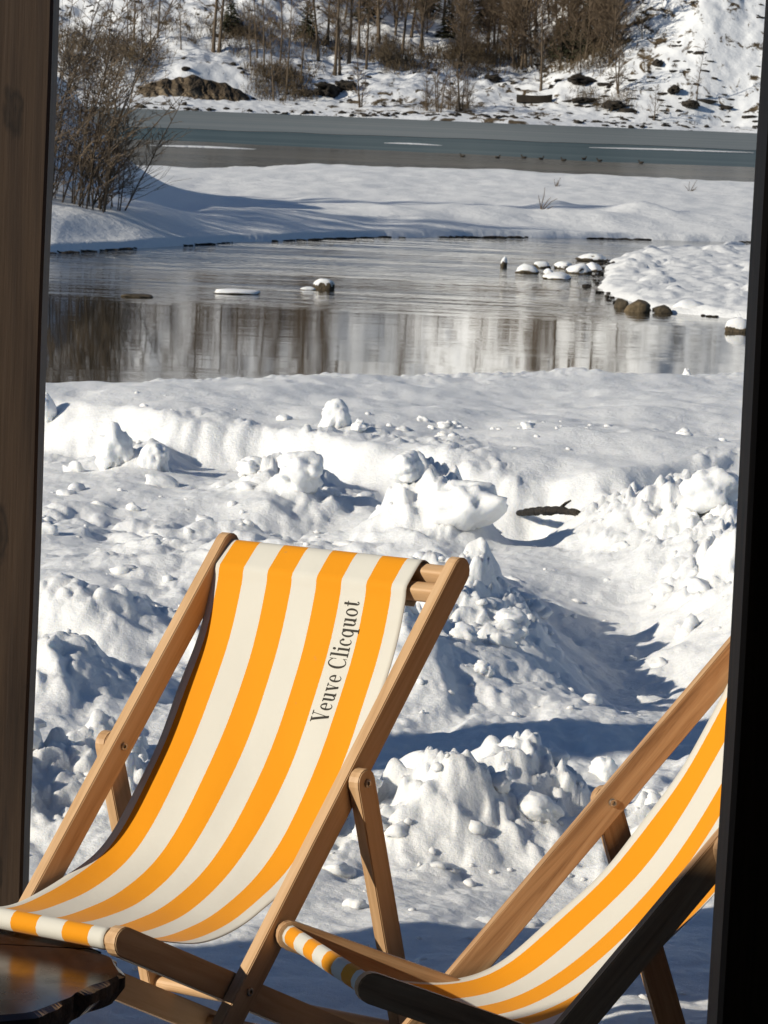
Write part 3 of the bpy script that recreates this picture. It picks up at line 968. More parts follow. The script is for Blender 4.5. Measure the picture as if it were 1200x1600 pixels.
db, dh = duck_meshes()
for i, (u, v) in enumerate(((723, 245), (777, 247), (819, 247), (845, 249), (881, 251), (912, 249), (937, 252), (1002, 255))):
    q = at_z(u, v + 1, WATER)
    o = empty('duck', (q.x, q.y, WATER + 0.015), rnd.choice((0.2, 3.0, 0.5, 2.7))); o.scale = (.68, .68, .68)
    link('body', db, MAT['feather'], o); link('head', dh, MAT['feather'], o)
    tag(o, ORD[i] + ' of the small dark ducks floating on the lake', 'duck', 'ducks on the lake')

# bright snow ridges along the edges of the lake ice
for (u0, u1, v0, v1, w, lab) in ((920, 1178, 231, 239, 1.6, 'bright white snow streak on the lake ice near the right post'), (600, 690, 224, 228, 0.9, 'short pale streak on the lake ice at centre'),
                                 (235, 400, 228, 234, 1.2, 'pale streak on the lake ice right of the left bush')):
    a = at_z(u0, v0, WATER); b = at_z(u1, v1, WATER); n = 60
    V = []
    for i in range(n + 1):
        t = i / n; c = a.lerp(b, t); ww = w * math.sin(math.pi * t) ** 0.4 * (0.5 + 0.9 * rnd.random()); h = 0.05 * math.sin(math.pi * t)
        V += [(c.x, c.y - ww, WATER + .02), (c.x, c.y, WATER + .03 + h), (c.x, c.y + ww, WATER + .02)]
    F = []
    for i in range(n): F += [(3 * i, 3 * i + 3, 3 * i + 4, 3 * i + 1), (3 * i + 1, 3 * i + 4, 3 * i + 5, 3 * i + 2)]
    tag(link('snow_ridge', py_mesh('snow_ridge', V, F, True), MAT['snow_far']), lab, 'snow')

# ------------------------------------------------------------------ river banks and stones
STONES = [
    (505, 452, .17, .13, .13, .05, 'dark stone with a snow cap alone in mid stream'),
    (482, 453, .12, .08, .03, .02, 'flat snowy stone just left of the snow-capped mid-stream stone'),
    (375, 459, .36, .20, .03, .05, 'long low snow-covered shoal in the stream left of the mid-stream stone'),
    (218, 464, .20, .14, .04, 0, 'low dark stone breaking the stream near the left post'),
    (787, 417, .06, .06, .13, .05, 'narrow upright snowy stone at the left tip of the gravel bar'),
    (823, 427, .18, .14, .08, .06, 'white snow-covered stone second in from the tip of the gravel bar'),
    (846, 419, .14, .12, .07, .05, 'snow-capped stone behind the others at the tip of the gravel bar'),
    (857, 430, .09, .09, .06, .05, 'tiny snow-capped stone among the group off the gravel bar'),
    (871, 436, .24, .20, .07, .05, 'broad low snow-covered stone nearest the viewer off the gravel bar tip'),
    (880, 420, .17, .14, .08, .06, 'round snow-capped stone with dark foot off the gravel bar'),
    (902, 427, .22, .18, .10, .06, 'large snowy stone where the group of stones meets the gravel bar'),
    (926, 424, .16, .14, .08, .05, 'snowy stone touching the gravel bar edge'),
    (926, 408, .26, .22, .09, .05, 'far snowy mound of stone at the back of the gravel bar tip'),
    (970, 480, .11, .10, .11, .0, 'small dark stone left of the tan boulder by the gravel bar'),
    (998, 487, .23, .18, .13, .0, 'tan boulder standing in water at the front of the gravel bar'),
    (1036, 489, .13, .11, .09, .0, 'low black stone right of the tan boulder'),
    (1076, 489, .26, .18, .14, .06, 'dark stone arched over with snow at the front of the gravel bar'),
    (1112, 492, .16, .14, .07, .05, 'low snowy stone right of the snow-arched stone'),
    (1152, 518, .17, .13, .13, .05, 'dark snow-capped stone beside the right post'),
]
for i, (u, v, sx, sy, sz, cap, lab) in enumerate(STONES):
    q = at_z(u, v, WATER)
    rock('river_stone', (q.x, q.y, WATER + sz * 0.25), (sx, sy, sz), 500 + i, MAT['tan_rock' if lab.startswith('tan') else 'river_rock'], lab, 'stone', cap=cap, rz=0.15 * (i % 5))

# dark undercut along the far bank's waterline
it = []
for i in range(620):
    x = rnd.uniform(-7, 9); y = float(interp(x, BANK_X, BANK_Y)) + rnd.uniform(-.5, 0.15)
    if float(pn(np.array([x * 0.9]), np.array([0.5]), 98)[0]) < -0.05: continue
    s = rnd.uniform(.012, .032)
    it.append((x, y, WATER + s * .2, s * rnd.uniform(2, 5), s, s * .8, rnd.uniform(-.2, .2)))
for i in range(80):
    t = rnd.uniform(48.6, 66); x = float(np.interp(t, BAR_Y, BAR_X)) + rnd.uniform(-.15, .08); s = rnd.uniform(.015, .04)
    it.append((x, t, WATER + s * .2, s * 1.5, s, s * .7, rnd.uniform(0, 3)))
scatter_stuff('bank_stones', it, 1, MAT['dark_rock_hollow'], 'dark pebbles and earth along the water line below the snow')


# ---- twiggy bushes on the left bank
def bush(u, v, h, n, seed, label, spread=0.42):
    q = at_y(u, v, 64); R = random.Random(seed)
    z = float(far_z(q.x, 64)); SV, SF, TV, TF = [], [], [], []
    for s in range(n):
        a = R.uniform(0, 6.28); ti = R.uniform(0.05, spread)
        d = Vector((math.cos(a) * ti + 0.06, math.sin(a) * ti, 1)); l = h * R.uniform(.55, 1.05)
        p0 = Vector((R.uniform(-.35, .35), R.uniform(-.6, .6), -.15))
        pts = wander(R, p0, d, l, 7, 0.08, 0.015)
        r0 = R.uniform(.008, .017)
        tube_add(SV, SF, pts, [r0 * (1 - .11 * i) for i in range(8)], 4)
        for k in range(28):
            f = R.uniform(.10, 1.0) * 7; i = min(int(f), 6); p = pts[i].lerp(pts[i + 1], f - i)
            aa = R.uniform(0, 6.28); dd = d.normalized() * R.uniform(.1, .8) + Vector((math.cos(aa), math.sin(aa), R.uniform(-.05, .6)))
            tl = R.uniform(.25, .85) * (1.1 - f / 9)
            tp = wander(R, p, dd, tl, 3, 0.16, 0.03)
            tube_add(TV, TF, tp, [.0065, .0055, .004, .0025], 3)
            for m in range(3):
                p3 = tp[1].lerp(tp[3], R.random())
                tube_add(TV, TF, wander(R, p3, dd.normalized() + Vector((R.uniform(-1, 1), R.uniform(-1, 1), R.uniform(-.3, .8))) * .8, tl * .45, 1, .1, 0), [.0045, .002], 3)
    o = empty('bare_bush', (q.x, 64, z), 0)
    link('stems', py_mesh('stems', SV, SF, True), MAT['bark'], o); link('twigs', py_mesh('twigs', TV, TF, True), MAT['bush_twig'], o)
    tag(o, label, 'bush')


bush(98, 325, 4.6, 18, 21, 'tall twiggy bare bush on the snowy bank, closest to the left post')
bush(132, 322, 4.2, 15, 22, 'middle twiggy bare bush on the snowy bank beside the left post')
bush(160, 318, 3.0, 13, 23, 'lower arching bare bush at the right end of the bushes on the left bank', 0.75)
bush(40, 330, 4.8, 14, 24, 'bare bush mostly hidden behind the left post')
# trees on the left bank, out of frame, whose shadows streak the bank
for i, (x, y, s) in enumerate(((-16, 58, .8), (-19, 62, .9), (-13.5, 63, .6), (-22, 57, 1.0), (-25, 66, 1.0), (-18, 69, .8))):
    tree('brown', x, y, 'bare bank tree out of the picture to the left, streaking the far bank with shadow', 'bank trees out of frame', s, z=float(far_z(x, y)), crown='twig')

# twigs poking out of the far flat
for i, (u, v, lab) in enumerate(((868, 297, 'dead weed stem standing in the snow of the far flat'), (1077, 300, 'short dead stem in the snow flat near the right post'), (845, 334, 'dead branch half buried in the far bank snow'))):
    q = at_z(u, v, -0.45); R = random.Random(30 + i); V, F = [], []
    for k in range(5):
        tube_add(V, F, wander(R, Vector((0, 0, -.05)), Vector((R.uniform(-.3, .9), 0.1, R.uniform(.5, 1.2))), .42 * (1 if i < 2 else 1.4) * R.uniform(.4, 1), 3, .25, 0), [.012, .010, .008, .004], 4)
    o = link('dead_stem', py_mesh('dead_stem', V, F, True), MAT['bark']); o.location = (q.x, q.y, float(far_z(q.x, q.y))); tag(o, lab, 'twig')

# ------------------------------------------------------------------ near snow: clods and chunks
it_s, it_b = [], []


def clods(n, fx, fy, smin, smax, power=2.5):
    xs = np.array([fx() for _ in range(n)]); ys = np.array([fy() for _ in range(n)]); zs = near_z(xs, ys)
    for x, y, z in zip(xs.tolist(), ys.tolist(), zs.tolist()):
        s = smin + (smax - smin) * rnd.random() ** power
        q = (x, y, z + s * rnd.uniform(-.45, .2), s * rnd.uniform(.8, 1.5), s * rnd.uniform(.8, 1.3), s * rnd.uniform(.6, 1.0), rnd.uniform(0, 6.3))
        (it_b if s > 0.03 else it_s).append(q)


g = rnd.gauss; U = rnd.uniform
clods(260, lambda: U(-1.3, 1.4), lambda: g(9.75, .38), .008, .06, 3)
clods(90, lambda: g(.28, .3), lambda: g(14.0, .8), .010, .065)
clods(33, lambda: g(.05, .28), lambda: g(12.6, .45), .010, .06)
clods(33, lambda: g(1.35, .2), lambda: g(15.6, 1.0), .012, .07)
clods(82, lambda: U(-2.1, 0.1), lambda: U(11.8, 17.0), .008, .05, 3.5)
clods(33, lambda: U(0.1, 1.8), lambda: U(11.2, 17.0), .006, .04, 3)
clods(82, lambda: U(-2.2, 1.9), lambda: g(17.4, .7), .012, .085, 3)
clods(22, lambda: U(-1.9, 1.8), lambda: U(18.5, 20.8), .010, .04, 3)
clods(33, lambda: U(-1.0, 1.0), lambda: U(7.6, 9.6), .005, .022, 2)
clods(33, lambda: g(.35, .35), lambda: g(20.0, .2), .010, .05, 2.5)
scatter_stuff('snow_crumbs', it_s, 1, MAT['clod'], 'small crumbs of snow strewn over the trampled ground', 0.35, 0.4)
scatter_stuff('snow_clods', it_b, 3, MAT['clod'], 'tumbled clods of snow along the trampled path', 0.6, 0.6)
CH = [
    (525, 668, .085, .09, .11, 'upright snow chunk standing alone on the smooth snow behind the path'),
    (560, 672, .05, .05, .035, 'little snow crumb heap right of the lone upright chunk'),
    (238, 728, .09, .08, .11, 'pointed snow chunk leaning at the foot of the bright snow step'),
    (634, 742, .09, .08, .08, 'grey-shaded snow chunk at the rim of the trampled hollow'),
    (470, 752, .14, .12, .12, 'large rounded snow chunk below the bright snow step'),
    (395, 738, .07, .07, .06, 'snow chunk with shaded top left of the large rounded one'),
    (180, 720, .11, .10, .13, 'heaped snow chunk against the bright snow step near the left post'),
    (722, 812, .16, .15, .14, 'broad bright snow block left of the dark log'),
    (1110, 778, .12, .12, .10, 'big snow block in shade beside the right post'),
    (800, 978, .07, .07, .05, 'snow chunk at the edge of the shadowed trench'),
    (755, 1052, .035, .035, .035, 'small lone snow chunk between trench and path'),
    (945, 1215, .05, .05, .045, 'snow lump just right of and below the second deckchair pivot'),
    (835, 1275, .065, .06, .05, 'bright rounded snow lump left of the second deckchair pivot'),
    (75, 650, .05, .06, .10, 'tall snow chunk on the step edge touching the left post'),
    (1073, 566, .03, .03, .05, 'tiny white snow knob on the near stream bank'),
]
for i, (u, v, sx, sy, sz, lab) in enumerate(CH):
    d = px_ray(u, v); tt = np.arange(5.0, 30.0, 0.02)
    hit = near_z(d.x * tt, d.y * tt) >= CAM_H + d.z * tt; t = float(tt[int(np.argmax(hit))])
    P = Vector((d.x * t, d.y * t, CAM_H + d.z * t))
    if not hit.any(): P = at_y(u, 570, 25.5); P.z = float(near_z(np.array([P.x]), np.array([P.y]))[0])
    V, F = blob(4, 600 + i, 0.45, 0.55, 1.6)
    o = link('snow_chunk', np_mesh('snow_chunk', V * np.array((sx, sy, sz)), F), MAT['clod'])
    o.location = (P.x, P.y, P.z + sz * .30); o.rotation_euler = (rnd.uniform(-.3, .3), rnd.uniform(-.3, .3), rnd.uniform(0, 6)); tag(o, lab, 'snow chunk')


def log_piece(name, a, b, r, mat, label):
    V, F = [], []; R = random.Random(3); n = 22
    pts = [a.lerp(b, i / n) + Vector((0, R.uniform(-.006, .006), -0.012 + .02 * math.sin(2.2 * i / n) + R.uniform(-.003, .003))) for i in range(n + 1)]
    tube_add(V, F, pts, [r * (0.75 + 0.3 * math.sin(math.pi * i / n)) * R.uniform(.85, 1.12) for i in range(n + 1)], 10)
    F += [tuple(range(10))[::-1], tuple(n * 10 + k for k in range(10))]
    st = pts[15]; tube_add(V, F, [st, st + Vector((.03, -.03, .035)), st + Vector((.05, -.05, .05))], [.009, .007, .004], 6)
    return tag(link(name, py_mesh(name, V, F, True), mat), label, 'log')


def near_at(u, v):
    d = px_ray(u, v); tt = np.arange(5.0, 30.0, 0.01)
    t = float(tt[int(np.argmax(near_z(d.x * tt, d.y * tt) >= CAM_H + d.z * tt))])
    return Vector((d.x * t, d.y * t, CAM_H + d.z * t))


a = near_at(810, 803); b = near_at(903, 806)
a.z += 0.016; b.z += 0.010
log_piece('log', a, b, 0.018, MAT['dark_rock_hollow'], 'dark bark-covered log sticking out of the snow hollow')


# ------------------------------------------------------------------ deck chairs
def rail_mesh(x0, x1, depth, thick, bev=0.0018, name='rail'):
    """rounded-end board along x, depth in z, thickness in y"""
    bm = bmesh.new(); r = depth / 2; pts = []
    for k in range(9):
        a = math.pi / 2 + math.pi * k / 8; pts.append((x0 + r + r * math.cos(a), r * math.sin(a)))
    for k in range(9):
        a = -math.pi / 2 + math.pi * k / 8; pts.append((x1 - r + r * math.cos(a), r * math.sin(a)))
    vs = [bm.verts.new((p[0], -thick / 2, p[1])) for p in pts]
    f = bm.faces.new(vs)
    ex = bmesh.ops.extrude_face_region(bm, geom=[f])
    bmesh.ops.translate(bm, vec=(0, thick, 0), verts=[e for e in ex['geom'] if isinstance(e, bmesh.types.BMVert)])
    bmesh.ops.recalc_face_normals(bm, faces=bm.faces)
    ed = [e for e in bm.edges if abs(e.verts[0].co.y - e.verts[1].co.y) < 1e-6]
    bmesh.ops.bevel(bm, geom=ed, offset=bev, segments=2, affect='EDGES')
    return bm_mesh(name, bm)


def bar_mesh(x0, x1, w, h, bev, name='bar'):
    bm = bmesh.new(); bmesh.ops.create_cube(bm, size=1)
    bmesh.ops.scale(bm, vec=(x1 - x0, w, h), verts=bm.verts); bmesh.ops.translate(bm, vec=((x0 + x1) / 2, 0, 0), verts=bm.verts)
    ed = [e for e in bm.edges if abs(e.verts[0].co.x - e.verts[1].co.x) > 1e-4]
    bmesh.ops.bevel(bm, geom=ed, offset=bev, segments=6, affect='EDGES')
    return bm_mesh(name, bm, True)


def oval_mesh(x0, x1, r, name):
    # squarish rounded rod: a superellipse section
    V, F = [], []; n = 28
    for x in (x0, x1):
        for k in range(n):
            a = 2 * math.pi * k / n; c, s_ = math.cos(a), math.sin(a)
            V.append((x, r * math.copysign(abs(c) ** 0.55, c), r * math.copysign(abs(s_) ** 0.55, s_)))
    for k in range(n): F.append((k, (k + 1) % n, n + (k + 1) % n, n + k))
    me = py_mesh(name, V, F, True)
    return me


def dowel_mesh(x0, x1, r, name='dowel'):
    bm = bmesh.new()
    bmesh.ops.create_cone(bm, segments=18, radius1=r, radius2=r, depth=x1 - x0, cap_ends=True,
                          matrix=Matrix.Translation(((x0 + x1) / 2, 0, 0)) @ Matrix.Rotation(math.pi / 2, 4, 'Y'))
    return bm_mesh(name, bm)


def bolt_mesh():
    # washer-like ring with a recessed dark socket
    V, F = [], []; n = 18
    prof = [(0.0075, 0), (0.0075, 0.003), (0.0055, 0.0042), (0.0034, 0.0036), (0.0030, 0.0005)]
    for (r, z) in prof:
        for k in range(n):
            a = 2 * math.pi * k / n; V.append((r * math.cos(a), r * math.sin(a), z))
    for i in range(len(prof) - 1):
        for k in range(n):
            F.append((i * n + k, i * n + (k + 1) % n, (i + 1) * n + (k + 1) % n, (i + 1) * n + k))
    F.append(tuple((len(prof) - 1) * n + k for k in range(n)))
    return py_mesh('bolt', V, F)


A1, A2, B1, SDIST, DEPTH, THK, WID = 0.9306, 0.4175, 0.349, 0.4395, 0.0515, 0.024, 0.57
BOLT = bolt_mesh()


def axis_matrix(origin, ex, ez):
    ey = ez.cross(ex)
    m = Matrix.Identity(4)
    for i in range(3): m[i][0], m[i][1], m[i][2], m[i][3] = ex[i], ey[i], ez[i], origin[i]
    return m


# lettering ---------------------------------------------------------------
def ring(cx, cy, rx, ry, ix, iy, a0, a1, n=26, taper0=False, taper1=False):
    P = []
    for k in range(n + 1):
        t = k / n; a = math.radians(a0 + (a1 - a0) * t)
        kx, ky = ix, iy
        if taper0 and t < .18: f = t / .18; kx = rx - (rx - ix) * (.25 + .75 * f); ky = ry - (ry - iy) * (.25 + .75 * f)
        if taper1 and t > .75: f = (1 - t) / .25; kx = rx - (rx - ix) * (.12 + .88 * f); ky = ry - (ry - iy) * (.5 + .5 * f)
        P.append(((cx + rx * math.cos(a), cy + ry * math.sin(a)), (cx + kx * math.cos(a), cy + ky * math.sin(a))))
    return [[P[k][0], P[k + 1][0], P[k + 1][1], P[k][1]] for k in range(n)]


def rect(x0, y0, x1, y1, n=1):
    if abs(y1 - y0) > abs(x1 - x0):
        ys = [y0 + (y1 - y0) * k / n for k in range(n + 1)]
        return [[(x0, ys[k]), (x1, ys[k]), (x1, ys[k + 1]), (x0, ys[k + 1])] for k in range(n)]
    xs = [x0 + (x1 - x0) * k / n for k in range(n + 1)]
    return [[(xs[k], y0), (xs[k + 1], y0), (xs[k + 1], y1), (xs[k], y1)] for k in range(n)]


def para(xa, ya, xb, yb, w, n=6):
    out = []
    for k in range(n):
        t0, t1 = k / n, (k + 1) / n
        p = (xa + (xb - xa) * t0, ya + (yb - ya) * t0); q = (xa + (xb - xa) * t1, ya + (yb - ya) * t1)
        out.append([(p[0] - w / 2, p[1]), (p[0] + w / 2, p[1]), (q[0] + w / 2, q[1]), (q[0] - w / 2, q[1])])
    return out


XH = 0.66; ST = 0.15; HL = 0.042


def disc(cx, cy, r): return ring(cx, cy, r, r, 0.001, 0.001, 0, 360, 14)


def serif(x0, x1, y): return rect(x0, y - HL / 2, x1, y + HL / 2)


GLY = {
    'V': (0.82, para(0.20, 1.0, 0.47, 0.0, 0.17) + para(0.68, 1.0, 0.45, 0.0, 0.05) + serif(0.03, 0.40, 0.985) + serif(0.52, 0.84, 0.985)),
    'v': (0.62, para(0.16, XH, 0.35, 0.0, 0.15) + para(0.50, XH, 0.33, 0.0, 0.045) + serif(0.02, 0.31, XH - .015) + serif(0.38, 0.62, XH - .015)),
    'e': (0.58, ring(0.30, XH / 2, 0.26, XH / 2 + .01, 0.125, XH / 2 - .03, 8, 322, 30, False, True) + rect(0.13, 0.33, 0.545, 0.365)),
    'c': (0.56, ring(0.30, XH / 2, 0.26, XH / 2 + .01, 0.125, XH / 2 - .03, 42, 318, 28, False, True) + disc(0.455, XH - .15, 0.075)),
    'o': (0.63, ring(0.31, XH / 2, 0.275, XH / 2 + .01, 0.135, XH / 2 - .03, 0, 360, 34)),
    'u': (0.68, rect(0.11, 0.2, 0.11 + ST, XH, 3) + serif(0.02, 0.24, XH - .015) + ring(0.29, 0.2, 0.18, 0.205, 0.05, 0.165, 180, 300, 10) + para(0.37, 0.03, 0.45, 0.15, 0.07, 2)
          + rect(0.44, 0.0, 0.44 + ST, XH, 3) + serif(0.35, 0.57, XH - .015) + serif(0.45, 0.66, 0.015)),
    'q': (0.66, ring(0.30, XH / 2, 0.26, XH / 2 + .01, 0.125, XH / 2 - .03, 30, 330, 28) + rect(0.44, -0.30, 0.44 + ST, XH, 4) + serif(0.34, 0.67, -0.285)),
    'l': (0.34, rect(0.11, 0.0, 0.11 + ST, 1.02, 4) + serif(0.02, 0.34, 0.015) + serif(0.02, 0.24, 1.005)),
    'i': (0.34, rect(0.11, 0.0, 0.11 + ST, XH, 3) + serif(0.02, 0.34, 0.015) + serif(0.02, 0.24, XH - .015) + disc(0.175, 0.88, 0.085)),
    't': (0.44, rect(0.13, 0.14, 0.13 + ST, 0.86, 3) + rect(0.02, XH - .035, 0.38, XH) + ring(0.27, 0.15, 0.14, 0.16, 0.04, 0.125, 180, 340, 12)),
    'C': (0.80, ring(0.42, 0.5, 0.38, 0.52, 0.22, 0.475, 38, 322, 36, True, True) + rect(0.70, 0.62, 0.735, 1.0, 2) + rect(0.70, 0.0, 0.735, 0.22, 1)),
    ' ': (0.30, []),
}


def text_polys(s):
    out = []; x = 0.0
    for ch in s:
        w, polys = GLY[ch]
        for p in polys: out.append([(q[0] + x, q[1]) for q in p])
        x += w + 0.035
    return out, x - 0.035


class Sling:
    """cloth surface: (s along, u across) -> point in chair space"""
    def __init__(self, pts, x0, x1, seed, csag, skew=0.0):
        P = [Vector((0, p[0], p[1])) for p in pts]
        # Catmull-Rom through the profile
        out = []
        for i in range(len(P) - 1):
            p0 = P[max(i - 1, 0)]; p1 = P[i]; p2 = P[i + 1]; p3 = P[min(i + 2, len(P) - 1)]
            for k in range(10):
                t = k / 10
                out.append(0.5 * ((2 * p1) + (p2 - p0) * t + (2 * p0 - 5 * p1 + 4 * p2 - p3) * t * t + (3 * p1 - p0 - 3 * p2 + p3) * t ** 3))
        out.append(P[-1])
        self.P = out; self.len = [0.0]
        for i in range(1, len(out)): self.len.append(self.len[-1] + (out[i] - out[i - 1]).length)
        self.L = self.len[-1]; self.x0, self.x1, self.seed, self.csag, self.skew = x0, x1, seed, csag, skew

    def base(self, s):
        s = min(max(s, 0), self.L); i = int(np.searchsorted(self.len, s)) ; i = min(max(i, 1), len(self.P) - 1)
        t = (s - self.len[i - 1]) / max(self.len[i] - self.len[i - 1], 1e-9)
        return self.P[i - 1].lerp(self.P[i], t)

    def point(self, s, u):
        b = self.base(s); e = 0.004
        d = (self.base(s + e) - self.base(s - e)); d.normalize()
        n = Vector((0, -d.z, d.y))
        f = s / self.L; mid = max(0.0, math.sin(math.pi * min(max((f - .06) / .84, 0), 1)))
        c = 2 * u - 1
        edge = abs(c) ** 5
        off = mid * (-self.csag * (1 - c * c) + self.skew * max(0.0, -c) * sstep(0.35, 0.7, f) + 0.003 * edge + 0.004 * math.sin(6.0 * u + 9 * f + self.seed) * math.sin(11 * f + self.seed * 2)
                     + 0.0016 * math.sin(23 * u + 5 * f) * math.sin(17 * f + 3 * u + self.seed) + 0.003 * edge * math.sin(34 * f + self.seed * 3 + (5 if c > 0 else 0)))
        pinch = 1 - 0.004 * mid
        x = (self.x0 + self.x1) / 2 + 0.027 * (0.5 - f) * 1.3 + (self.x1 - self.x0) / 2 * c * pinch
        return Vector((x, b.y, b.z)) + n * off, n


def deck_chair(name, loc, yaw, tilt, tA, tB, sag, skew, label, text_range=None, old=False, seed=1.0):
    root = empty(name, loc)
    root.location = Vector(loc) + Vector((math.cos(yaw), -math.sin(yaw), 0)) * (0.6 * math.sin(tilt))
    root.rotation_euler = (Matrix.Rotation(-yaw, 3, 'Z') @ Matrix.Rotation(-tilt, 3, 'Y')).to_euler()
    wood = MAT['old_wood'] if old else MAT['chair_wood']
    zp = A2 * math.sin(tA); h = WID / 2
    piv = Vector((0, 0, zp))
    eA = Vector((0, math.cos(tA), math.sin(tA))); nA = Vector((0, -math.sin(tA), math.cos(tA)))
    eB = Vector((0, math.cos(tB), -math.sin(tB))); nB = Vector((0, math.sin(tB), math.cos(tB)))
    ptA = lambda a, o: piv + eA * a + nA * o
    ptB = lambda a, o: piv - eB * a + nB * o

    def put(nm, me, m, mat=wood):
        o = link(nm, me, mat, root); o.matrix_local = m; return o

    railA = rail_mesh(-A2, A1, DEPTH, THK, name='back_rail')
    BL = 0.62
    railB = rail_mesh(-B1, BL, DEPTH, THK, name='seat_rail')
    sp_ = ptA(SDIST, 0)
    # strut foot rests on the rear of the seat frame
    foot = ptB(-(BL - 0.16), DEPTH * .5 + .005)
    eS = (foot - sp_).normalized(); nS = Vector((0, -eS.z, eS.y)); SL = (foot - sp_).length
    railS = rail_mesh(-DEPTH * .5, SL + .02, DEPTH * 0.96, THK, name='strut')
    for s in (-1, 1):
        put('back_rail', railA, axis_matrix(piv + Vector((s * (h - THK / 2), 0, 0)), eA, nA))
        put('seat_rail', railB, axis_matrix(piv + Vector((s * (h - THK * 1.5 - .003), 0, 0)), eB, nB))
        put('strut', railS, axis_matrix(sp_ + Vector((s * (h + THK / 2 + .002), 0, 0)), eS, -nS if nS.z < 0 else nS))
        side = Vector((s, 0, 0))
        put('bolt', BOLT, axis_matrix(sp_ + side * (h + THK + .0022), eA, side), MAT['bolt'])
        put('bolt', BOLT, axis_matrix(sp_ + side * (h - THK - .0002), eA, -side), MAT['bolt'])
        put('bolt', BOLT, axis_matrix(piv + side * (h + .0002), eA, side), MAT['bolt'])
    X = Vector((1, 0, 0))
    rung = oval_mesh(-h + THK, h - THK, 0.0158, 'head_bar')
    upz = Vector((0, -0.45, 0.89))
    put('head_bar', rung, axis_matrix(ptA(A1 - .030, -0.013), X, upz))
    put('head_bar', rung, axis_matrix(ptA(A1 - .073, -0.010), X, upz))
    foot_bar = bar_mesh(-h + THK, h - THK, 0.026, 0.04, 0.006, 'foot_bar')
    put('foot_bar', foot_bar, axis_matrix(ptA(-A2 + .09, 0), X, nA))
    hb = h - THK * 2 - .003
    put('front_bar', dowel_mesh(-hb, hb, 0.0165, 'front_bar'), axis_matrix(ptB(B1 - .026, 0), X, nB))
    rear = bar_mesh(-hb, hb, 0.03, 0.03, 0.006, 'rear_bar')
    put('rear_bar', rear, axis_matrix(ptB(-(BL - .05), 0), X, nB))
    hs = h + .002
    put('strut_bar', dowel_mesh(-hs, hs, 0.0135, 'strut_bar'), axis_matrix(sp_ + eS * (SL - .015), X, nA))
    # ---- cloth
    fb = ptB(B1 - .026, 0); r = 0.019
    prof = []
    for a in (-80, -35, 10, 55, 95):      # round the front bar, from below to the top
        an = math.radians(a); prof.append((fb.y - r * math.cos(an), fb.z + r * math.sin(an)))
    prof += sag
    lo = ptA(A1 - .072, -0.004); hi = ptA(A1 - .028, -0.010)
    prof += [((lo + nA * .0185 - eA * .012).y, (lo + nA * .0185 - eA * .012).z), ((lo + nA * .0185 + eA * .006).y, (lo + nA * .0185 + eA * .006).z),
             ((hi + nA * .0195 + eA * .008).y, (hi + nA * .0195 + eA * .008).z), ((hi + eA * .0195 + nA * .006).y, (hi + eA * .0195 + nA * .006).z),
             ((hi + eA * .0195 - nA * .014).y, (hi + eA * .0195 - nA * .014).z), ((hi - nA * .021 - eA * .005).y, (hi - nA * .021 - eA * .005).z),
             ((lo - nA * .03 - eA * .02).y, (lo - nA * .03 - eA * .02).z)]
    S = Sling(prof, -0.252, 0.208, seed, skew, 0.0 if old else 0.012)
    ns, nu = 150, 48
    V, UVs = [], []
    for i in range(ns + 1):
        for j in range(nu + 1):
            P, _ = S.point(S.L * i / ns, j / nu); V.append(P[:]); UVs.append((j / nu, i / ns))
    F = grid_faces(ns + 1, nu + 1)
    me = np_mesh('canvas_sling', np.array(V), F)
    uv = me.uv_layers.new(name='UVMap')
    uv.data.foreach_set('uv', np.array(UVs, np.float32)[F.ravel()].ravel())
    cloth = link('canvas_sling', me, MAT['canvas'], root)
    so_ = cloth.modifiers.new('thickness', 'SOLIDIFY'); so_.thickness = 0.0016; so_.offset = -1
    # ---- printed lettering
    if text_range:
        polys, tw = text_polys('Veuve Clicquot')
        s0, s1, uc, cap = text_range
        # place by height of the text ends
        def s_of(z):
            best = None
            for i in range(400):
                s = S.L * (0.35 + 0.6 * i / 400); d = abs(S.base(s).z - z)
                if best is None or d < best[0]: best = (d, s)
            return best[1]
        sa, sb = s_of(s0), s_of(s1); k = (sb - sa) / tw
        LV, LF = [], []
        for p in polys:
            b = len(LV)
            for (tx, ty) in p:
                P, n = S.point(sa + tx * k, uc - (ty - 0.45) * cap / (S.x1 - S.x0)); LV.append(P + n * 0.0009)
            LF.append(tuple(range(b, b + len(p))))
        link('lettering', py_mesh('lettering', LV, LF), MAT['ink'], cloth)
    tag(root, label, 'deckchair', 'striped deckchairs')
    return root


SAG1 = [(-0.24, .443), (-0.15, .418), (-0.06, .402), (0.03, .408), (0.11, .425), (0.2, .464), (0.275, .520), (0.345, .596), (0.41, .684), (0.476, .798), (0.509, .870), (0.534, .945)]
SAG2 = [(-0.262, .408), (-0.19, .366), (-0.11, .344), (-0.02, .340), (0.065, .362), (0.150, .416), (0.255, .514), (0.327, .592), (0.395, .682), (0.47, .798), (0.505, .868), (0.532, .943)]
deck_chair('deck_chair', (-0.4291, 6.8978, 0), 0.6492, 0.0183, 0.8644, 0.4020, SAG1, 0.008,
           'whole yellow and white striped deckchair with black lettering, standing left of centre', (0.722, 0.937, 0.736, 0.040), False, 1.0)
deck_chair('deck_chair', (0.2291, 6.6348, 0), 1.2760, 0.0433, 0.8566, 0.3439, SAG2, 0.045,
           'striped deckchair at the right edge, partly hidden by the dark right post', None, True, 2.3)


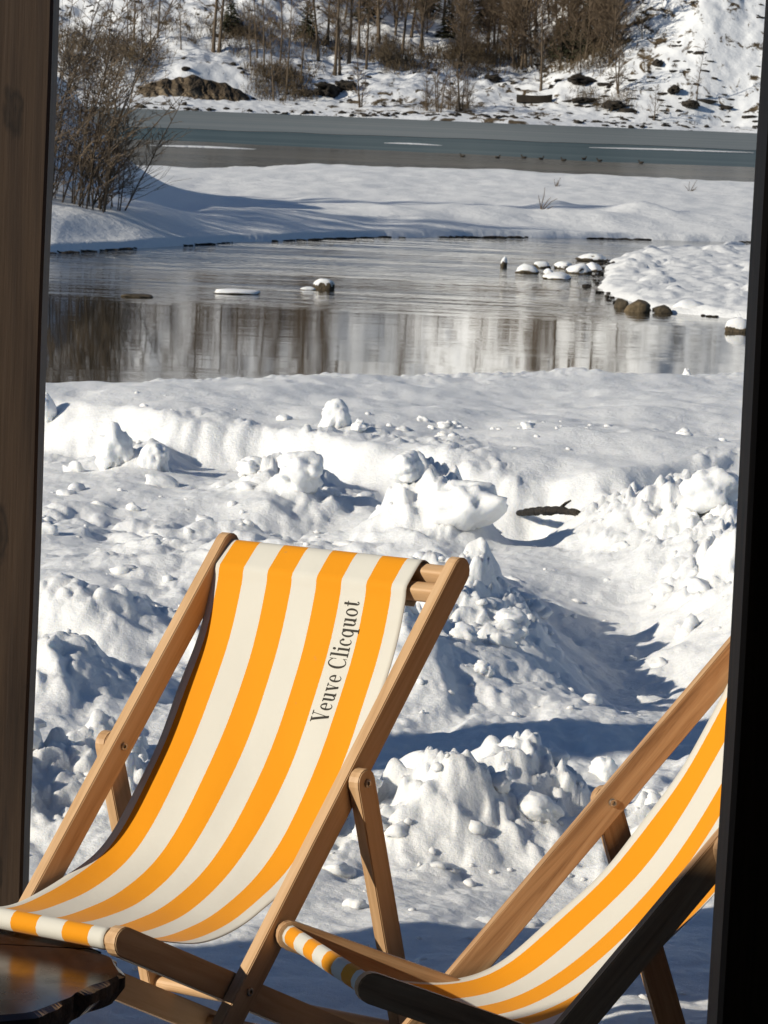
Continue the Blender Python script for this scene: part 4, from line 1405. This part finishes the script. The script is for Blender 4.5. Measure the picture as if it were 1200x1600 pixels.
# ------------------------------------------------------------------ slab table
def half_slab(cx, cy, R, z0, z1, side, seed, cut=0.20):
    """one board of the round table: bark-edged half disc, split along x"""
    n = 160; pts = []
    for k in range(n + 1):
        a0 = math.asin(cut / R) + 0.012 * side
        a = a0 + (math.pi - 2 * a0) * k / n if side > 0 else (math.pi - a0) + (math.pi + 2 * a0) * k / n
        rr = R * (1 + 0.02 * math.sin(5 * a) + 0.02 * math.sin(9 * a + 1) + 0.012 * math.sin(17 * a + 2))
        lobe = 0.05 * (abs(math.sin(5.3 * a + 1.1 * math.sin(3 * a) + 1)) ** 0.5 - 0.6) + 0.018 * math.sin(13 * a + 2 * math.sin(4 * a)) + 0.005 * math.sin(41 * a)
        pts.append((rr * math.cos(a), rr * math.sin(a), lobe))
    V, F = [], []
    prof = [(0.985, z1 + .000), (1.0, z1 - .007), (1.0, (z0 + z1) / 2), (0.975, z0 + .004), (0.95, z0)]
    for (s, z) in prof:
        for (x, y, l) in pts: V.append((x * (s + l * (0.3 if s < .99 else 1.0)), y * (s + l * (0.3 if s < .99 else 1.0)), z))
    m = n + 1
    for i in range(len(prof) - 1):
        for k in range(n): F.append((i * m + k, (i + 1) * m + k, (i + 1) * m + k + 1, i * m + k + 1))
    F.append(tuple(range(m))); F.append(tuple((len(prof) - 1) * m + k for k in range(m))[::-1])
    F += [(i * m, i * m + n, (i + 1) * m + n, (i + 1) * m) for i in range(len(prof) - 1)]
    return V, F


tz = 0.405
tbl = empty('slab_table', (-0.825, 6.46, 0), math.radians(-3))
for side, nm in ((1, 'board'), (-1, 'board')):
    V, F = half_slab(0, 0, 0.41, tz - .05, tz, side, 1.3 if side > 0 else 2.6)
    me = py_mesh(nm, V, F)
    bm = bmesh.new(); bm.from_mesh(me); bmesh.ops.recalc_face_normals(bm, faces=bm.faces); bm.to_mesh(me); bm.free()
    me.materials.append(MAT['table']); me.materials.append(MAT['table_bark'])
    for pl in me.polygons:
        if abs(pl.normal.z) < 0.6: pl.material_index = 1
    link(nm, me, None, tbl)
for (x, y) in ((-.2, 0.0), (.16, 0.05), (0, -.2)):
    bm = bmesh.new(); bmesh.ops.create_cone(bm, segments=14, radius1=0.04, radius2=0.05, depth=tz - .05, cap_ends=True, matrix=Matrix.Translation((x, y, (tz - .05) / 2)))
    link('leg', bm_mesh('leg', bm), MAT['table_bark'], tbl)
tag(tbl, 'dark varnished live-edge slab table at the lower left corner', 'table')


# ------------------------------------------------------------------ hut: posts, roof, walls
def post(name, e0, e1, inward, label, YN, WD=0.15, zt=2.40):
    """e0, e1: pixels of the visible edge; the post stands away from the opening"""
    YF = YN + 0.14
    a = at_y(*e0, YF); b = at_y(*e1, YF)
    def xe(z): return a.x + (b.x - a.x) * (z - a.z) / (b.z - a.z)
    bm = bmesh.new(); rings = []
    for z in np.linspace(-0.05, zt, 36):
        x = xe(z) + 0.0012 * math.sin(z * 7 + inward)
        xo = x - inward * WD
        c = 0.006
        P = [(x, YN + c), (x, YF - c), (x - inward * c, YF), (xo + inward * c, YF), (xo, YF - c), (xo, YN + c), (xo + inward * c, YN), (x - inward * c, YN)]
        rings.append([bm.verts.new((p[0], p[1], z)) for p in P])
    for i in range(35):
        for k in range(8): bm.faces.new((rings[i][k], rings[i][(k + 1) % 8], rings[i + 1][(k + 1) % 8], rings[i + 1][k]))
    bm.faces.new(rings[0]); bm.faces.new(rings[-1])
    bmesh.ops.recalc_face_normals(bm, faces=bm.faces)
    # turn the board so its grain (object x) runs upwards
    me = bm_mesh(name, bm)
    T = Matrix(((0, 0, 1, 0), (0, 1, 0, 0), (-1, 0, 0, 0), (0, 0, 0, 1)))
    me.transform(T)
    o = link(name, me, MAT['post_wood']); o.matrix_world = T.inverted()
    return tag(o, label, 'post', 'hut posts')


post('wooden_post', (93, 0), (45, 1400), 1, 'brown knotty timber post along the left edge', 7.36, 0.18, 3.0)
post('wooden_post', (1195, 0), (1105, 1600), -1, 'almost black timber post along the right edge', 4.45)


def box(name, x0, x1, y0, y1, z0, z1, mat, parent):
    bm = bmesh.new(); bmesh.ops.create_cube(bm, size=1)
    bmesh.ops.scale(bm, vec=(x1 - x0, y1 - y0, z1 - z0), verts=bm.verts)
    bmesh.ops.translate(bm, vec=((x0 + x1) / 2, (y0 + y1) / 2, (z0 + z1) / 2), verts=bm.verts)
    return link(name, bm_mesh(name, bm), mat, parent)


hut = empty('timber_hut', (0, 0, 0))
def eave(x): return 4.105 + 0.184 * (x + 4.03)


rv = [(-7.5, -3.2), (4.2, -3.2), (4.2, eave(4.2)), (-7.5, eave(-7.5))]
link('roof', py_mesh('roof', [(a_, b_, 2.405) for a_, b_ in rv] + [(a_, b_, 2.50) for a_, b_ in rv],
                     [(3, 2, 1, 0), (4, 5, 6, 7), (0, 1, 5, 4), (1, 2, 6, 5), (2, 3, 7, 6), (3, 0, 4, 7)]), MAT['hut_wood'], hut)
box('wall', -6.5, 1.74, -3.0, -2.9, 0.0, 2.40, MAT['hut_wood'], hut)
box('wall', -6.6, -6.505, -2.9, -0.5, 0.0, 2.40, MAT['hut_wood'], hut)
box('wall', 1.75, 1.85, -2.9, 8.6, -0.1, 2.40, MAT['hut_wood'], hut)  # carried out past the eave, unseen, to cut bounce off the snow
box('floor', -6.5, 1.74, -2.89, 4.25, -0.10, 0.015, MAT['hut_wood'], hut)
tag(hut, 'open-fronted dark timber hut around the viewer, out of the picture', 'hut')

# two large trees left of the picture; their trunks throw the broad shadow bands across the path
for i, (x, y, r, hh, lab) in enumerate(((-4.40, 5.86, .50, 11, 'thick tree out of the picture whose shadow falls behind the deckchairs'), (-6.06, 7.75, .40, 11, 'thick tree out of the picture whose shadow crosses the path'))):
    tm, cm = make_tree(700 + i, hh, r, 16, 0.2, 0.75, 3, rt=0.8)
    o = empty('thick_tree', (x, y, 0.0), i * 1.3)
    link('trunk', tm, MAT['bark'], o); link('crown', cm, MAT['twig'], o); tag(o, lab, 'tree')
print('scene built: tris', sum(len(o.data.polygons) * 2 for o in bpy.data.objects if o.type == 'MESH'))
